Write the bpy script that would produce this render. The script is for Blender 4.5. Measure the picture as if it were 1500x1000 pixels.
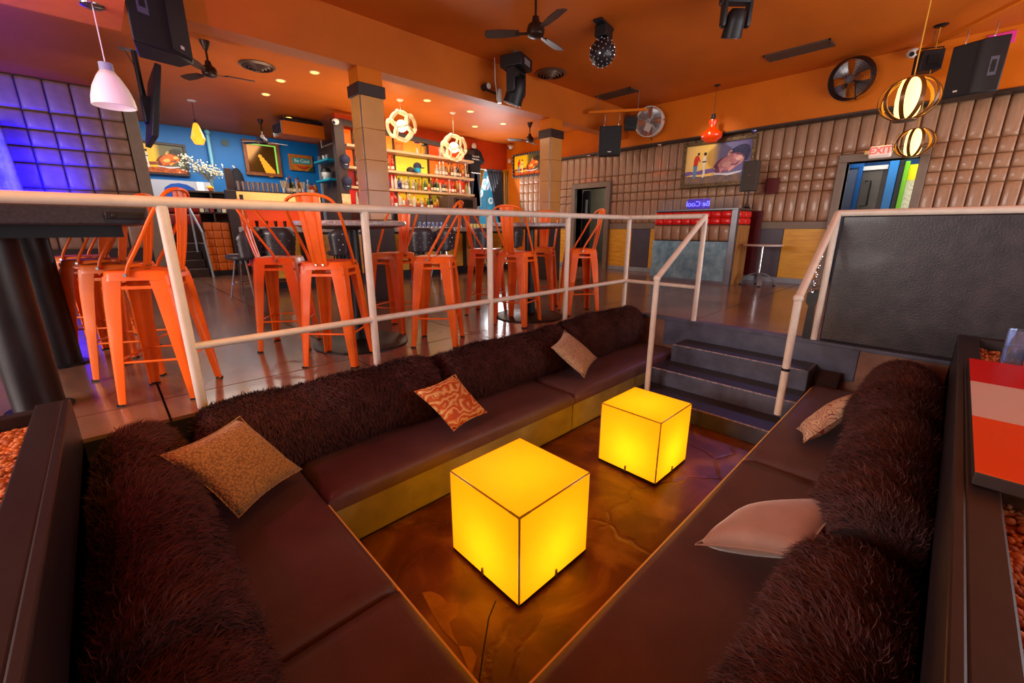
import bpy, math, random
import numpy as np
from mathutils import Vector, Matrix
PI = math.pi
random.seed(7)
rng = np.random.default_rng(7)
SC = bpy.context.scene
for o in list(bpy.data.objects):
    bpy.data.objects.remove(o)
COL = SC.collection

# ------------------------------------------------------------------ camera, world, lights, exposure
PITCH = math.atan2(165, 611.0)
AZ = math.radians(46.2)
cam_d = bpy.data.cameras.new('camera')
cam_d.sensor_width = 36.0
cam_d.lens = 611.0 / 1500 * 36
cam_d.clip_start = 0.02
cam = bpy.data.objects.new('camera', cam_d)
cam.location = (0, 0, 1.0)
cam.rotation_euler = (PI / 2 - PITCH, 0, AZ - PI / 2)
COL.objects.link(cam)
SC.camera = cam

world = bpy.data.worlds.new('world')
SC.world = world
world.use_nodes = True
bg = world.node_tree.nodes['Background']
bg.inputs[0].default_value = (0.85, 0.85, 1.0, 1)
bg.inputs[1].default_value = 0.36

def lamp(name, kind, loc, energy, color=(1, 1, 1), target=None, size=0.5, size_y=None, spot=60, blend=0.6, radius=0.05, rot=None):
    d = bpy.data.lights.new(name, kind)
    d.energy = energy
    d.color = color
    if kind == 'AREA':
        d.size = size
        if size_y:
            d.shape = 'RECTANGLE'; d.size_y = size_y
    else:
        d.shadow_soft_size = radius
    if kind == 'SPOT':
        d.spot_size = math.radians(spot); d.spot_blend = blend
    o = bpy.data.objects.new(name, d)
    o.location = loc
    if target is not None:
        o.rotation_euler = (Vector(target) - Vector(loc)).to_track_quat('-Z', 'Y').to_euler()
    if rot: o.rotation_euler = rot
    COL.objects.link(o)
    return o

# daylight: shop windows to the left of and behind the camera, the patio doors to the right; plus two unseen uplights added to brighten the ceiling
lamp('window_light', 'AREA', (-5.6, 3.4, 2.2), 520, (1.0, 0.92, 0.84), (6, 4.0, 1.4), 4.0, 2.0)
lamp('window_light', 'AREA', (7.0, -4.8, 1.9), 230, (0.90, 0.92, 1.0), (6.5, 6, 1.0), 5.5, 2.4)
lamp('ceiling_fill', 'AREA', (4.5, -3.6, 0.25), 330, (1.0, 0.92, 0.84), (4.9, -2.6, 3.6), 7.0, 1.5)
lamp('ceiling_fill', 'AREA', (-4.6, 3.0, 0.25), 160, (1.0, 0.92, 0.84), (-4.0, 3.2, 3.6), 4.0, 1.5)
lamp('far_window_light', 'AREA', (8.95, 10.1, 1.7), 70, (0.98, 0.97, 1.0), (6.6, 7.4, 3.2), 0.7, 1.6)
lamp('amber_spot', 'SPOT', (1.2, 0.6, 3.45), 300, (1.0, 0.52, 0.10), (0.1, 3.0, 0.8), spot=46, blend=1.0, radius=0.12)
lamp('picture_fill', 'SPOT', (7.5, 3.66, 3.45), 60, (1.0, 0.92, 0.84), (9.2, 3.66, 2.25), spot=48, blend=0.9, radius=0.05)  # added fill that brightens the large painting, no fixture behind it
lamp('lobby_fill', 'AREA', (10.2, 1.1, 2.4), 16, (1, .97, .92), (10.3, 1.1, 0), 1.0, 1.0)  # unseen fill added so the lobby is not dark
lamp('corridor_light', 'AREA', (10.3, 6.8, 2.55), 20, (1, .93, .8), (10.3, 6.8, 0), .6, .6)
# bar side lamps, bounced warm
lamp('bar_light', 'AREA', (5.5, 8.8, 3.40), 120, (1.0, 0.82, 0.6), (5.5, 8.8, 0), 5.0, 1.2)
lamp('bar_light', 'AREA', (2.6, 12.6, 3.35), 135, (1.0, 0.88, 0.75), (2.6, 13.2, 0), 3.0, 1.5)
lamp('bar_ceiling_fill', 'AREA', (4.6, 8.7, 1.3), 85, (1.0, 0.78, 0.55), (4.6, 8.5, 3.5), 5.0, 0.8)  # unseen uplight added to lift the bar-side ceiling
# coloured stage lights
lamp('blue_spot', 'SPOT', (-0.70, 10.6, 0.8), 2400, (0.0, 0.0, 1.0), (-0.95, 11.7, 2.0), spot=88, blend=1.0, radius=0.08)
lamp('magenta_spot', 'SPOT', (-1.6, 2.6, 2.6), 80, (1.0, 0.05, 0.22), (-0.1, 3.4, 0.0), spot=95, blend=0.9, radius=0.1)
lamp('violet_spot', 'SPOT', (-0.6, 3.2, 1.4), 170, (0.60, 0.10, 1.0), (-0.1, 4.6, 2.7), spot=70, blend=1.0, radius=0.1)
lamp('violet_spot', 'SPOT', (7.4, 1.8, 3.3), 130, (0.28, 0.30, 1.0), (4.35, 1.45, -0.1), spot=24, blend=0.9, radius=0.1)

vs = SC.view_settings
vs.view_transform = 'Standard'
vs.look = 'None'
vs.exposure = 0.0
vs.gamma = 1.0
vs.use_curve_mapping = False
try:
    SC.cycles.max_bounces = 8
    SC.cycles.transparent_max_bounces = 8
    SC.cycles.sample_clamp_indirect = 6
    SC.cycles.caustics_reflective = False
    SC.cycles.caustics_refractive = False
except Exception:
    pass

# ------------------------------------------------------------------ materials
MATS = {}
def lin(c):
    return tuple(((x / 255.0) / 12.92 if x / 255.0 <= 0.04045 else ((x / 255.0 + 0.055) / 1.055) ** 2.4) for x in c)

def mat(name, rgb, rough=0.5, metal=0.0, var=0.0, vscale=6.0, bump=0.0, bscale=40.0, emit=None, estr=0.0, coat=0.0, alpha=1.0, trans=0.0, ior=1.45, stretch=None, rgb2=None, rvar=0.0, spec=None, sheen=0.0):
    """procedural principled material; rgb is sRGB 0-255"""
    if name in MATS: return MATS[name]
    m = bpy.data.materials.new(name)
    m.use_nodes = True
    nt = m.node_tree; N = nt.nodes; L = nt.links
    b = N['Principled BSDF']
    c = lin(rgb)
    b.inputs['Base Color'].default_value = (*c, 1)
    b.inputs['Roughness'].default_value = rough
    b.inputs['Metallic'].default_value = metal
    b.inputs['IOR'].default_value = ior
    if coat: b.inputs['Coat Weight'].default_value = coat; b.inputs['Coat Roughness'].default_value = 0.08
    if alpha < 1: b.inputs['Alpha'].default_value = alpha
    if trans: b.inputs['Transmission Weight'].default_value = trans
    if spec is not None: b.inputs['Specular IOR Level'].default_value = spec
    if sheen: b.inputs['Sheen Weight'].default_value = sheen
    if emit is not None:
        b.inputs['Emission Color'].default_value = (*lin(emit), 1)
        b.inputs['Emission Strength'].default_value = estr
    if var or rgb2 or bump or rvar:
        tc = N.new('ShaderNodeTexCoord')
        mp = N.new('ShaderNodeMapping')
        if stretch: mp.inputs['Scale'].default_value = stretch
        L.new(tc.outputs['Object'], mp.inputs['Vector'])
        if var or rgb2 or rvar:
            nz = N.new('ShaderNodeTexNoise')
            nz.inputs['Scale'].default_value = vscale; nz.inputs['Detail'].default_value = 5; nz.inputs['Roughness'].default_value = 0.6
            L.new(mp.outputs[0], nz.inputs['Vector'])
            if var or rgb2:
                cr = N.new('ShaderNodeValToRGB')
                c2 = lin(rgb2) if rgb2 else tuple(x * (1 - var) for x in c)
                c1 = c if rgb2 else tuple(min(1, x * (1 + var)) for x in c)
                cr.color_ramp.elements[0].position = 0.33; cr.color_ramp.elements[0].color = (*c2, 1)
                cr.color_ramp.elements[1].position = 0.67; cr.color_ramp.elements[1].color = (*c1, 1)
                L.new(nz.outputs['Fac'], cr.inputs[0])
                L.new(cr.outputs[0], b.inputs['Base Color'])
            if rvar:
                mr = N.new('ShaderNodeMapRange')
                mr.inputs[3].default_value = max(0, rough - rvar); mr.inputs[4].default_value = rough + rvar
                L.new(nz.outputs['Fac'], mr.inputs[0]); L.new(mr.outputs[0], b.inputs['Roughness'])
        if bump:
            nb = N.new('ShaderNodeTexNoise')
            nb.inputs['Scale'].default_value = bscale; nb.inputs['Detail'].default_value = 4
            L.new(mp.outputs[0], nb.inputs['Vector'])
            bp = N.new('ShaderNodeBump'); bp.inputs['Strength'].default_value = bump; bp.inputs['Distance'].default_value = 0.02
            L.new(nb.outputs['Fac'], bp.inputs['Height']); L.new(bp.outputs[0], b.inputs['Normal'])
    MATS[name] = m
    return m

def glow(name, rgb, strength):
    return mat(name, rgb, 0.4, emit=rgb, estr=strength)

M_ceil = mat('orange_ceiling_paint', (196, 100, 30), 0.5, var=0.10, vscale=0.8, bump=0.05, bscale=30, spec=.2)
M_orange = mat('orange_wall_paint', (214, 112, 20), 0.5, var=0.06, vscale=1.5, bump=0.05, bscale=30, spec=.2)
M_pad = mat('brown_padded_leather', (162, 122, 92), 0.36, var=0.14, vscale=3, bump=0.10, bscale=60, coat=0.2)
M_padseam = mat('dark_brown_backing', (96, 60, 36), 0.7, var=0.1)
M_paddark = mat('column_leather', (206, 146, 76), 0.34, var=0.08, vscale=3, coat=0.25)
M_orpad = mat('orange_padded_leather', (190, 92, 22), 0.42, var=0.1, vscale=4)
M_redpad = mat('red_padded_leather', (226, 20, 12), 0.35, var=0.05, coat=0.3)
M_darkwood = mat('dark_brown_paint', (52, 36, 32), 0.45, var=0.15, bump=0.05)
M_greytrim = mat('taupe_trim_paint', (128, 112, 98), 0.5, var=0.08)
M_yelwood = mat('yellow_wood_panel', (240, 182, 60), 0.4, rgb2=(214, 150, 40), vscale=3, stretch=(1, 1, 9))
M_slate = mat('slate_panel', (82, 76, 88), 0.4, var=0.12)
M_skirt = mat('pale_grey_paint', (150, 160, 172), 0.5, var=0.1)
M_blue = mat('blue_wall_paint', (0, 108, 182), 0.5, var=0.08, vscale=1.2)
M_brownwall = mat('brown_wall_paint', (84, 62, 52), 0.6, var=0.1)
M_black = mat('black_plastic', (22, 22, 26), 0.45, var=0.15, bump=0.05)
M_blackgrille = mat('black_grille', (26, 27, 30), 0.6, bump=0.25, bscale=400)
M_chrome = mat('chrome', (200, 200, 205), 0.15, 1.0)
M_steel = mat('steel', (150, 150, 155), 0.35, 1.0, var=0.1)
M_white = mat('white_plastic', (225, 222, 215), 0.4, var=0.03)
M_cream = mat('cream_rail_paint', (218, 208, 196), 0.4, var=0.08, vscale=10, bump=0.04, bscale=20)
M_stool = mat('orange_metal_enamel', (240, 106, 26), 0.36, var=0.06, vscale=8, coat=0.12, spec=.35)
M_rubber = mat('black_rubber', (18, 16, 16), 0.7, var=0.1)
M_vinyl = mat('dark_plum_vinyl', (90, 68, 70), 0.42, var=0.14, vscale=5, bump=0.10, bscale=120, rvar=0.08)
M_vinylbase = mat('taupe_vinyl', (160, 160, 104), 0.5, rgb2=(130, 130, 84), vscale=4, bump=0.08, bscale=90)
M_fur = mat('brown_fur', (78, 44, 42), 0.8, var=0.35, vscale=14)
M_furcore = mat('brown_fur_base', (36, 20, 20), 0.95, var=0.2, bump=0.4, bscale=90)
M_stair = mat('slate_stair_paint', (86, 92, 116), 0.45, rgb2=(62, 64, 82), vscale=5, bump=0.08, bscale=30)
M_stairnose = mat('worn_stair_edge', (190, 180, 178), 0.5, rgb2=(86, 80, 86), vscale=40)
M_tread = mat('dark_stair_tread', (44, 40, 46), 0.4, var=0.2, vscale=8)
M_tanpaint = mat('tan_fascia_paint', (140, 98, 76), 0.5, rgb2=(112, 74, 58), vscale=5)
M_board = mat('charcoal_leatherette', (56, 47, 52), 0.40, rgb2=(34, 28, 33), vscale=9, bump=0.12, bscale=75, coat=0.12)
M_planter = mat('plum_planter_paint', (36, 26, 30), 0.45, var=0.12, vscale=6, bump=0.04)
M_granite = mat('granite', (200, 200, 206), 0.3, rgb2=(120, 118, 124), vscale=70, coat=0.2)
M_blacktop = mat('black_tabletop', (40, 38, 46), 0.35, rgb2=(58, 56, 66), vscale=60)
M_blackmetal = mat('black_metal', (30, 28, 32), 0.42, 0.3, var=0.25, bump=0.05)
M_pole = mat('scuffed_black_pipe', (34, 28, 32), 0.4, 0.2, rgb2=(24, 18, 22), vscale=9, stretch=(4, 4, 1))
M_zinc = mat('zinc_sheet', (160, 204, 220), 0.3, 0.1, rgb2=(104, 150, 172), vscale=6)
M_tuft = mat('charcoal_tufted_vinyl', (66, 60, 66), 0.33, var=0.1, coat=0.2)
M_lampcream = mat('cream_lamp', (232, 214, 170), 0.45, emit=(255, 220, 140), estr=0.10)

def floor_mat():
    m = bpy.data.materials.new('polished_brown_concrete')
    m.use_nodes = True
    nt = m.node_tree; N = nt.nodes; L = nt.links
    b = N['Principled BSDF']
    tc = N.new('ShaderNodeTexCoord')
    n1 = N.new('ShaderNodeTexNoise'); n1.inputs['Scale'].default_value = 1.3; n1.inputs['Detail'].default_value = 6
    n2 = N.new('ShaderNodeTexNoise'); n2.inputs['Scale'].default_value = 4; n2.inputs['Detail'].default_value = 3
    for n in (n1, n2): L.new(tc.outputs['Object'], n.inputs['Vector'])
    cr = N.new('ShaderNodeValToRGB')
    cr.color_ramp.elements[0].position = 0.3; cr.color_ramp.elements[0].color = (*lin((102, 73, 60)), 1)
    cr.color_ramp.elements[1].position = 0.7; cr.color_ramp.elements[1].color = (*lin((138, 106, 90)), 1)
    L.new(n1.outputs['Fac'], cr.inputs[0]); L.new(cr.outputs[0], b.inputs['Base Color'])
    mr = N.new('ShaderNodeMapRange'); mr.inputs[3].default_value = 0.17; mr.inputs[4].default_value = 0.27
    L.new(n2.outputs['Fac'], mr.inputs[0]); L.new(mr.outputs[0], b.inputs['Roughness'])
    bp = N.new('ShaderNodeBump'); bp.inputs['Strength'].default_value = 0.012; bp.inputs['Distance'].default_value = 0.03
    L.new(n2.outputs['Fac'], bp.inputs['Height']); L.new(bp.outputs[0], b.inputs['Normal'])
    b.inputs['Coat Weight'].default_value = 0.28; b.inputs['Coat Roughness'].default_value = 0.10
    return m
M_floor = floor_mat()

def pitfloor_mat():
    m = bpy.data.materials.new('stained_amber_concrete')
    m.use_nodes = True
    nt = m.node_tree; N = nt.nodes; L = nt.links
    b = N['Principled BSDF']
    tc = N.new('ShaderNodeTexCoord')
    n1 = N.new('ShaderNodeTexNoise'); n1.inputs['Scale'].default_value = 2.6; n1.inputs['Detail'].default_value = 7; n1.inputs['Distortion'].default_value = 0.8
    L.new(tc.outputs['Object'], n1.inputs['Vector'])
    cr = N.new('ShaderNodeValToRGB')
    e = cr.color_ramp.elements
    e[0].position = 0.36; e[0].color = (*lin((88, 44, 20)), 1)
    e[1].position = 0.66; e[1].color = (*lin((158, 116, 52)), 1)
    x = e.new(0.50); x.color = (*lin((116, 68, 26)), 1)
    L.new(n1.outputs['Fac'], cr.inputs[0]); L.new(cr.outputs[0], b.inputs['Base Color'])
    vo = N.new('ShaderNodeTexVoronoi'); vo.feature = 'DISTANCE_TO_EDGE'; vo.inputs['Scale'].default_value = 1.7
    wp = N.new('ShaderNodeTexNoise'); wp.inputs['Scale'].default_value = 5; wp.inputs['Detail'].default_value = 4
    L.new(tc.outputs['Object'], wp.inputs['Vector'])
    mx = N.new('ShaderNodeMixRGB'); mx.inputs[0].default_value = 0.18
    L.new(tc.outputs['Object'], mx.inputs[1]); L.new(wp.outputs['Color'], mx.inputs[2])
    L.new(mx.outputs[0], vo.inputs['Vector'])
    mr = N.new('ShaderNodeMapRange'); mr.inputs[1].default_value = 0; mr.inputs[2].default_value = 0.03
    L.new(vo.outputs[0], mr.inputs[0])
    bp = N.new('ShaderNodeBump'); bp.inputs['Strength'].default_value = 0.35; bp.inputs['Distance'].default_value = 0.012
    ad = N.new('ShaderNodeMath'); ad.operation = 'MULTIPLY_ADD'; ad.inputs[1].default_value = 1.6
    L.new(n1.outputs['Fac'], ad.inputs[0]); L.new(mr.outputs[0], ad.inputs[2])
    L.new(ad.outputs[0], bp.inputs['Height']); L.new(bp.outputs[0], b.inputs['Normal'])
    b.inputs['Roughness'].default_value = 0.36
    return m
M_pitfloor = pitfloor_mat()

# ------------------------------------------------------------------ mesh helpers
class MB:
    def __init__(s): s.v = []; s.f = []; s.mi = []; s.cur = 0
    def add(s, vs, fs):
        o = len(s.v); s.v.extend([tuple(p) for p in vs])
        for f in fs: s.f.append(tuple(o + i for i in f)); s.mi.append(s.cur)
        return s
    def box(s, x0, x1, y0, y1, z0, z1, M=None):
        vs = [(x, y, z) for z in (z0, z1) for y in (y0, y1) for x in (x0, x1)]
        if M is not None: vs = [tuple(M @ Vector(p)) for p in vs]
        return s.add(vs, [(0, 2, 3, 1), (4, 5, 7, 6), (0, 1, 5, 4), (2, 6, 7, 3), (0, 4, 6, 2), (1, 3, 7, 5)])
    def cyl(s, p0, p1, r0, r1=None, n=12, caps=True):
        if r1 is None: r1 = r0
        p0 = Vector(p0); p1 = Vector(p1); d = (p1 - p0).normalized()
        a = d.orthogonal().normalized(); b = d.cross(a)
        vs = []
        for p, r in ((p0, r0), (p1, r1)):
            for i in range(n):
                t = 2 * PI * i / n
                vs.append(p + (a * math.cos(t) + b * math.sin(t)) * r)
        fs = [(i, (i + 1) % n, n + (i + 1) % n, n + i) for i in range(n)]
        if caps: fs += [tuple(range(n - 1, -1, -1)), tuple(range(n, 2 * n))]
        return s.add(vs, fs)
    def tube(s, pts, r, n=8, closed=False, flat=None):
        pts = [Vector(p) for p in pts]; k = len(pts)
        T = []
        for i in range(k):
            a = pts[(i - 1) % k] if (closed or i > 0) else pts[i]
            b = pts[(i + 1) % k] if (closed or i < k - 1) else pts[i]
            T.append((b - a).normalized())
        u = T[0].orthogonal().normalized() if flat is None else Vector(flat).normalized()
        vs = []
        rr = r if isinstance(r, (list, tuple)) else [r] * k
        for i in range(k):
            u = (u - T[i] * u.dot(T[i]))
            u = u.normalized() if u.length > 1e-6 else T[i].orthogonal().normalized()
            w = T[i].cross(u)
            for j in range(n):
                t = 2 * PI * j / n
                vs.append(pts[i] + (u * math.cos(t) + w * math.sin(t)) * rr[i])
        fs = []
        for i in range(k if closed else k - 1):
            i2 = (i + 1) % k
            for j in range(n):
                j2 = (j + 1) % n
                fs.append((i * n + j, i * n + j2, i2 * n + j2, i2 * n + j))
        if not closed: fs += [tuple(range(n - 1, -1, -1)), tuple((k - 1) * n + j for j in range(n))]
        return s.add(vs, fs)
    def band(s, pts, nor, w, t, closed=False):
        """flat strip: width w along nor, thickness t across; pts a path"""
        pts = [Vector(p) for p in pts]; k = len(pts); vs = []
        for i in range(k):
            a = pts[(i - 1) % k] if (closed or i > 0) else pts[i]
            b = pts[(i + 1) % k] if (closed or i < k - 1) else pts[i]
            T = (b - a).normalized()
            nn = Vector(nor[i] if isinstance(nor, list) else nor).normalized()
            side = T.cross(nn).normalized()
            for (q, e) in ((-1, -1), (1, -1), (1, 1), (-1, 1)):
                vs.append(pts[i] + nn * (w / 2 * q) + side * (t / 2 * e))
        fs = []
        for i in range(k if closed else k - 1):
            i2 = (i + 1) % k
            for j in range(4): fs.append((i * 4 + j, i * 4 + (j + 1) % 4, i2 * 4 + (j + 1) % 4, i2 * 4 + j))
        if not closed: fs += [(3, 2, 1, 0), tuple((k - 1) * 4 + j for j in range(4))]
        return s.add(vs, fs)
    def lathe(s, prof, n=16, c=(0, 0, 0), M=None, caps=True):
        vs = []; k = len(prof)
        for r, z in prof:
            for j in range(n):
                t = 2 * PI * j / n
                vs.append((c[0] + r * math.cos(t), c[1] + r * math.sin(t), c[2] + z))
        fs = [(i * n + j, i * n + (j + 1) % n, (i + 1) * n + (j + 1) % n, (i + 1) * n + j) for i in range(k - 1) for j in range(n)]
        if caps and prof[0][0] > 1e-4: fs.append(tuple(range(n - 1, -1, -1)))
        if caps and prof[-1][0] > 1e-4: fs.append(tuple((k - 1) * n + j for j in range(n)))
        if M is not None: vs = [tuple(M @ Vector(p)) for p in vs]
        return s.add(vs, fs)
    def ball(s, c, r, n=12, m=8, sc=(1, 1, 1)):
        pr = [(r * math.sin(PI * i / m), -r * math.cos(PI * i / m)) for i in range(m + 1)]
        M = Matrix.Translation(c) @ Matrix.Diagonal((*sc, 1))
        return s.lathe(pr, n, (0, 0, 0), M)
    def prism(s, poly, h0, h1, axis='z', M=None):
        n = len(poly)
        def P(a, b, h): return {'z': (a, b, h), 'y': (a, h, b), 'x': (h, a, b)}[axis]
        vs = [P(a, b, h0) for a, b in poly] + [P(a, b, h1) for a, b in poly]
        if M is not None: vs = [tuple(M @ Vector(p)) for p in vs]
        return s.add(vs, [tuple(range(n - 1, -1, -1)), tuple(range(n, 2 * n))] + [(i, (i + 1) % n, n + (i + 1) % n, n + i) for i in range(n)])
    def quadgrid(s, P, nu, nv):
        """P(u,v) -> point; open sheet"""
        vs = [P(i / nu, j / nv) for j in range(nv + 1) for i in range(nu + 1)]
        return s.add(vs, [(j * (nu + 1) + i, j * (nu + 1) + i + 1, (j + 1) * (nu + 1) + i + 1, (j + 1) * (nu + 1) + i) for j in range(nv) for i in range(nu)])
    def mesh(s, name, mats, smooth=True, angle=0.7):
        me = bpy.data.meshes.new(name)
        me.from_pydata(s.v, [], s.f)
        mats = mats if isinstance(mats, (list, tuple)) else [mats]
        for m in mats: me.materials.append(m)
        if len(mats) > 1: me.polygons.foreach_set('material_index', s.mi)
        fix_normals(me)
        if smooth:
            me.polygons.foreach_set('use_smooth', [True] * len(me.polygons))
            try: me.set_sharp_from_angle(angle=angle)
            except Exception: pass
        me.update()
        return me

import bmesh
def fix_normals(me):
    bm = bmesh.new(); bm.from_mesh(me)
    bmesh.ops.recalc_face_normals(bm, faces=bm.faces)
    bm.to_mesh(me); bm.free()

def link(name, me, parent=None, loc=(0, 0, 0), rot=(0, 0, 0), sc=(1, 1, 1)):
    o = bpy.data.objects.new(name, me)
    COL.objects.link(o)
    if parent is not None: o.parent = parent
    o.location = loc; o.rotation_euler = rot; o.scale = sc
    return o
def part(name, mb, m, parent=None, loc=(0, 0, 0), rot=(0, 0, 0), smooth=True, bevel=0.0, seg=2, label=None, angle=0.7):
    me = mb.mesh(name, m, smooth, angle)
    o = link(name, me, parent, loc, rot)
    if bevel:
        b = o.modifiers.new('bevel', 'BEVEL'); b.width = bevel; b.segments = seg; b.limit_method = 'ANGLE'; b.angle_limit = 0.7
    if label: o['label'] = label
    return o
def tag(o, label, cat, group=None):
    o['label'] = label; o['category'] = cat
    if group: o['group'] = group
    return o
def thing(name, label, cat, loc=(0, 0, 0), rz=0.0, group=None):
    o = bpy.data.objects.new(name, None); COL.objects.link(o)
    o.empty_display_size = 0.1
    o.location = loc; o.rotation_euler = (0, 0, rz)
    return tag(o, label, cat, group)
def struct(name, mb, m, parent=None, bevel=0.0, smooth=False):
    o = part(name, mb, m, parent, smooth=smooth, bevel=bevel)
    o['kind'] = 'structure'
    return o
def sempty(name):
    o = bpy.data.objects.new(name, None); COL.objects.link(o); o['kind'] = 'structure'; return o
def dup(root, loc, rz=None, label=None, group=None):
    def cp(o, parent):
        c = o.copy(); COL.objects.link(c)
        if parent is not None: c.parent = parent
        for ch in o.children: cp(ch, c)
        return c
    r = cp(root, None)
    r.location = loc
    if rz is not None: r.rotation_euler = (0, 0, rz)
    if label: r['label'] = label
    if group: r['group'] = group
    return r
ORD = ['first', 'second', 'third', 'fourth', 'fifth', 'sixth', 'seventh', 'eighth', 'ninth', 'tenth', 'eleventh', 'twelfth', 'thirteenth', 'fourteenth', 'fifteenth', 'sixteenth', 'seventeenth', 'eighteenth', 'nineteenth', 'twentieth', 'twenty-first', 'twenty-second', 'twenty-third', 'twenty-fourth', 'twenty-fifth', 'twenty-sixth', 'twenty-seventh', 'twenty-eighth']
def text_mesh(name, body, size, m, parent, loc, rot, depth=0.002, align='CENTER', mirror=False, bold=0.0):
    cu = bpy.data.curves.new(name, 'FONT'); cu.body = body; cu.size = size; cu.extrude = depth
    cu.align_x = align; cu.align_y = 'CENTER'; cu.offset = bold
    t = bpy.data.objects.new(name, cu)
    COL.objects.link(t)
    bpy.context.view_layer.update()
    me = bpy.data.meshes.new_from_object(t.evaluated_get(bpy.context.evaluated_depsgraph_get()))
    bpy.data.objects.remove(t); bpy.data.curves.remove(cu)
    me.materials.clear(); me.materials.append(m)
    if mirror:
        for v in me.vertices: v.co.x = -v.co.x
        me.flip_normals()
    return link(name, me, parent, loc, rot)
def bulge(u, v, p=7):
    return ((1 - abs(2 * u - 1) ** p) * (1 - abs(2 * v - 1) ** p)) ** 0.5
def pad_mesh(name, m, facing, n=6):
    k = [0, .05, .16, .5, .84, .95, 1]
    mb = MB(); vs = []
    for j in range(7):
        for i in range(7):
            b = bulge(k[i], k[j])
            vs.append({'-x': (-b, k[i], k[j]), '-y': (k[i], -b, k[j]), '+x': (b, k[i], k[j])}[facing])
    mb.add(vs, [(j * 7 + i, j * 7 + i + 1, (j + 1) * 7 + i + 1, (j + 1) * 7 + i) for j in range(6) for i in range(6)])
    return mb.mesh(name, m, True, 3.2)
# ------------------------------------------------------------------ STRUCTURE
CZ = 3.55            # ceiling
PZ = -0.72           # pit floor
PX0, PX1, PY0, PY1 = -0.24, 4.65, -0.13, 2.80   # the sunken pit

# floor: dark bed with the pit left open, saw-cut concrete slabs on top
fb = MB()
X0, X1, Y0, Y1 = -6.0, 13.0, -6.0, 15.0
for (a, b, c, d) in ((X0, X1, PY1, Y1), (X0, X1, Y0, PY0), (X0, PX0, PY0, PY1), (PX1, X1, PY0, PY1)):
    fb.box(a, b, c, d, -0.90, -0.02)
floor = struct('floor', fb, mat('dark_joint_grout', (30, 24, 24), 0.7))
gx = [-6.0] + [0.1 + 1.2 * k for k in range(-4, 9)] + [11.2, 13.0]
gy = [-6.0, -3.08, -1.83, -0.58, 0.67, 1.92, 3.17, 4.42, 5.67, 6.92, 8.17, 9.42, 10.67, 15.0]
def minus(r, p):
    a, b, c, d = r; p0, p1, q0, q1 = p
    if b <= p0 or a >= p1 or d <= q0 or c >= q1: return [r]
    out = []
    if a < p0: out.append((a, p0, c, d)); a = p0
    if b > p1: out.append((p1, b, c, d)); b = p1
    if c < q0: out.append((a, b, c, q0))
    if d > q1: out.append((a, b, q1, d))
    return out
for i in range(len(gx) - 1):
    for j in range(len(gy) - 1):
        cell = (gx[i] + 0.006, gx[i + 1] - 0.006, gy[j] + 0.006, gy[j + 1] - 0.006)
        rs = minus(cell, (PX0 - 0.01, PX1 + 0.0, PY0 - 0.01, PY1))
        if not rs: continue
        mb = MB()
        for r in rs: mb.box(r[0], r[1], r[2], r[3], -0.02, 0.0)
        part('floor_slab', mb, M_floor, floor, smooth=False)
pf = struct('floor_pit', MB().box(PX0, PX1, PY0, PY1, PZ - 0.1, PZ), M_pitfloor)

M_patch = mat('worn_ochre_patch', (176, 128, 54), .4, rgb2=(150, 104, 44), vscale=12, bump=.1)
for pts in ([(0.824, 1.497), (0.862, 1.471), (0.88, 1.421), (0.882, 1.367), (0.917, 1.322), (0.863, 1.27), (0.826, 1.272), (0.804, 1.211), (0.792, 1.154), (0.783, 1.253), (0.796, 1.358)], [(0.792, 1.154), (0.826, 1.113), (0.817, 1.065), (0.764, 1.027), (0.755, 0.981), (0.752, 1.02)]):
    part('worn_patch', MB().prism(pts, PZ, PZ + .002), M_patch, pf, smooth=False)
part('floor_crack', MB().tube([(x, y, PZ) for x, y in [(1.054, 1.212), (0.971, 1.166), (0.908, 1.111), (0.85, 1.061), (0.788, 1.004), (0.739, 0.962)]], .0035, 5), M_rubber, pf)
# ceiling with the dropped soffit by the left, the beam and two padded columns
ceil = struct('ceiling', MB().box(-6, 13, -6, 15, CZ, CZ + 0.15), M_ceil)
struct('ceiling_soffit', MB().box(-6, 0.47, 2.0, 5.53, 2.70, CZ), mat('pink_orange_paint', (222, 118, 60), 0.5, var=0.05, spec=.2))
struct('beam', MB().box(-6, 9.08, 5.65, 5.92, 2.98, CZ), M_ceil)
def column(name, x0, x1):
    c = sempty(name)
    y0, y1 = 5.65, 5.92
    part('column_core', MB().box(x0 + .02, x1 - .02, y0 + .02, y1 - .02, 0.0, 2.68), M_padseam, c, smooth=False)
    part('column_neck', MB().box(x0 + .0, x1 - .0, y0, y1, 2.80, 2.98), M_orange, c, smooth=False)
    part('column_collar', MB().box(x0 - .025, x1 + .025, y0 - .025, y1 + .025, 2.66, 2.80), M_darkwood, c, smooth=False, bevel=.006)
    part('column_base', MB().box(x0 - .02, x1 + .02, y0 - .02, y1 + .02, 0.0, 1.10), M_darkwood, c, smooth=False, bevel=.008)
    part('column_base_band', MB().box(x0 - .035, x1 + .035, y0 - .035, y1 + .035, 1.02, 1.12), M_darkwood, c, smooth=False, bevel=.005)
    z = 1.12
    for k in range(4):
        h = (2.66 - 1.12) / 4
        part('column_pad', MB().box(x0 - .006, x0 + .03, y0 + .012, y1 - .005, z + .001, z + h - .001), M_paddark, c, bevel=.006)
        part('column_pad', MB().box(x0 + .012, x1 - .005, y0 - .006, y0 + .03, z + .001, z + h - .001), M_paddark, c, bevel=.006)
        z += h
    part('column_corner_strip', MB().cyl((x0 + .003, y0 + .003, 1.12), (x0 + .003, y0 + .003, 2.66), .006, n=6), M_steel, c)
    return c
column('column', 2.72, 3.05)
column('column.001', 6.42, 6.75)

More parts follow.
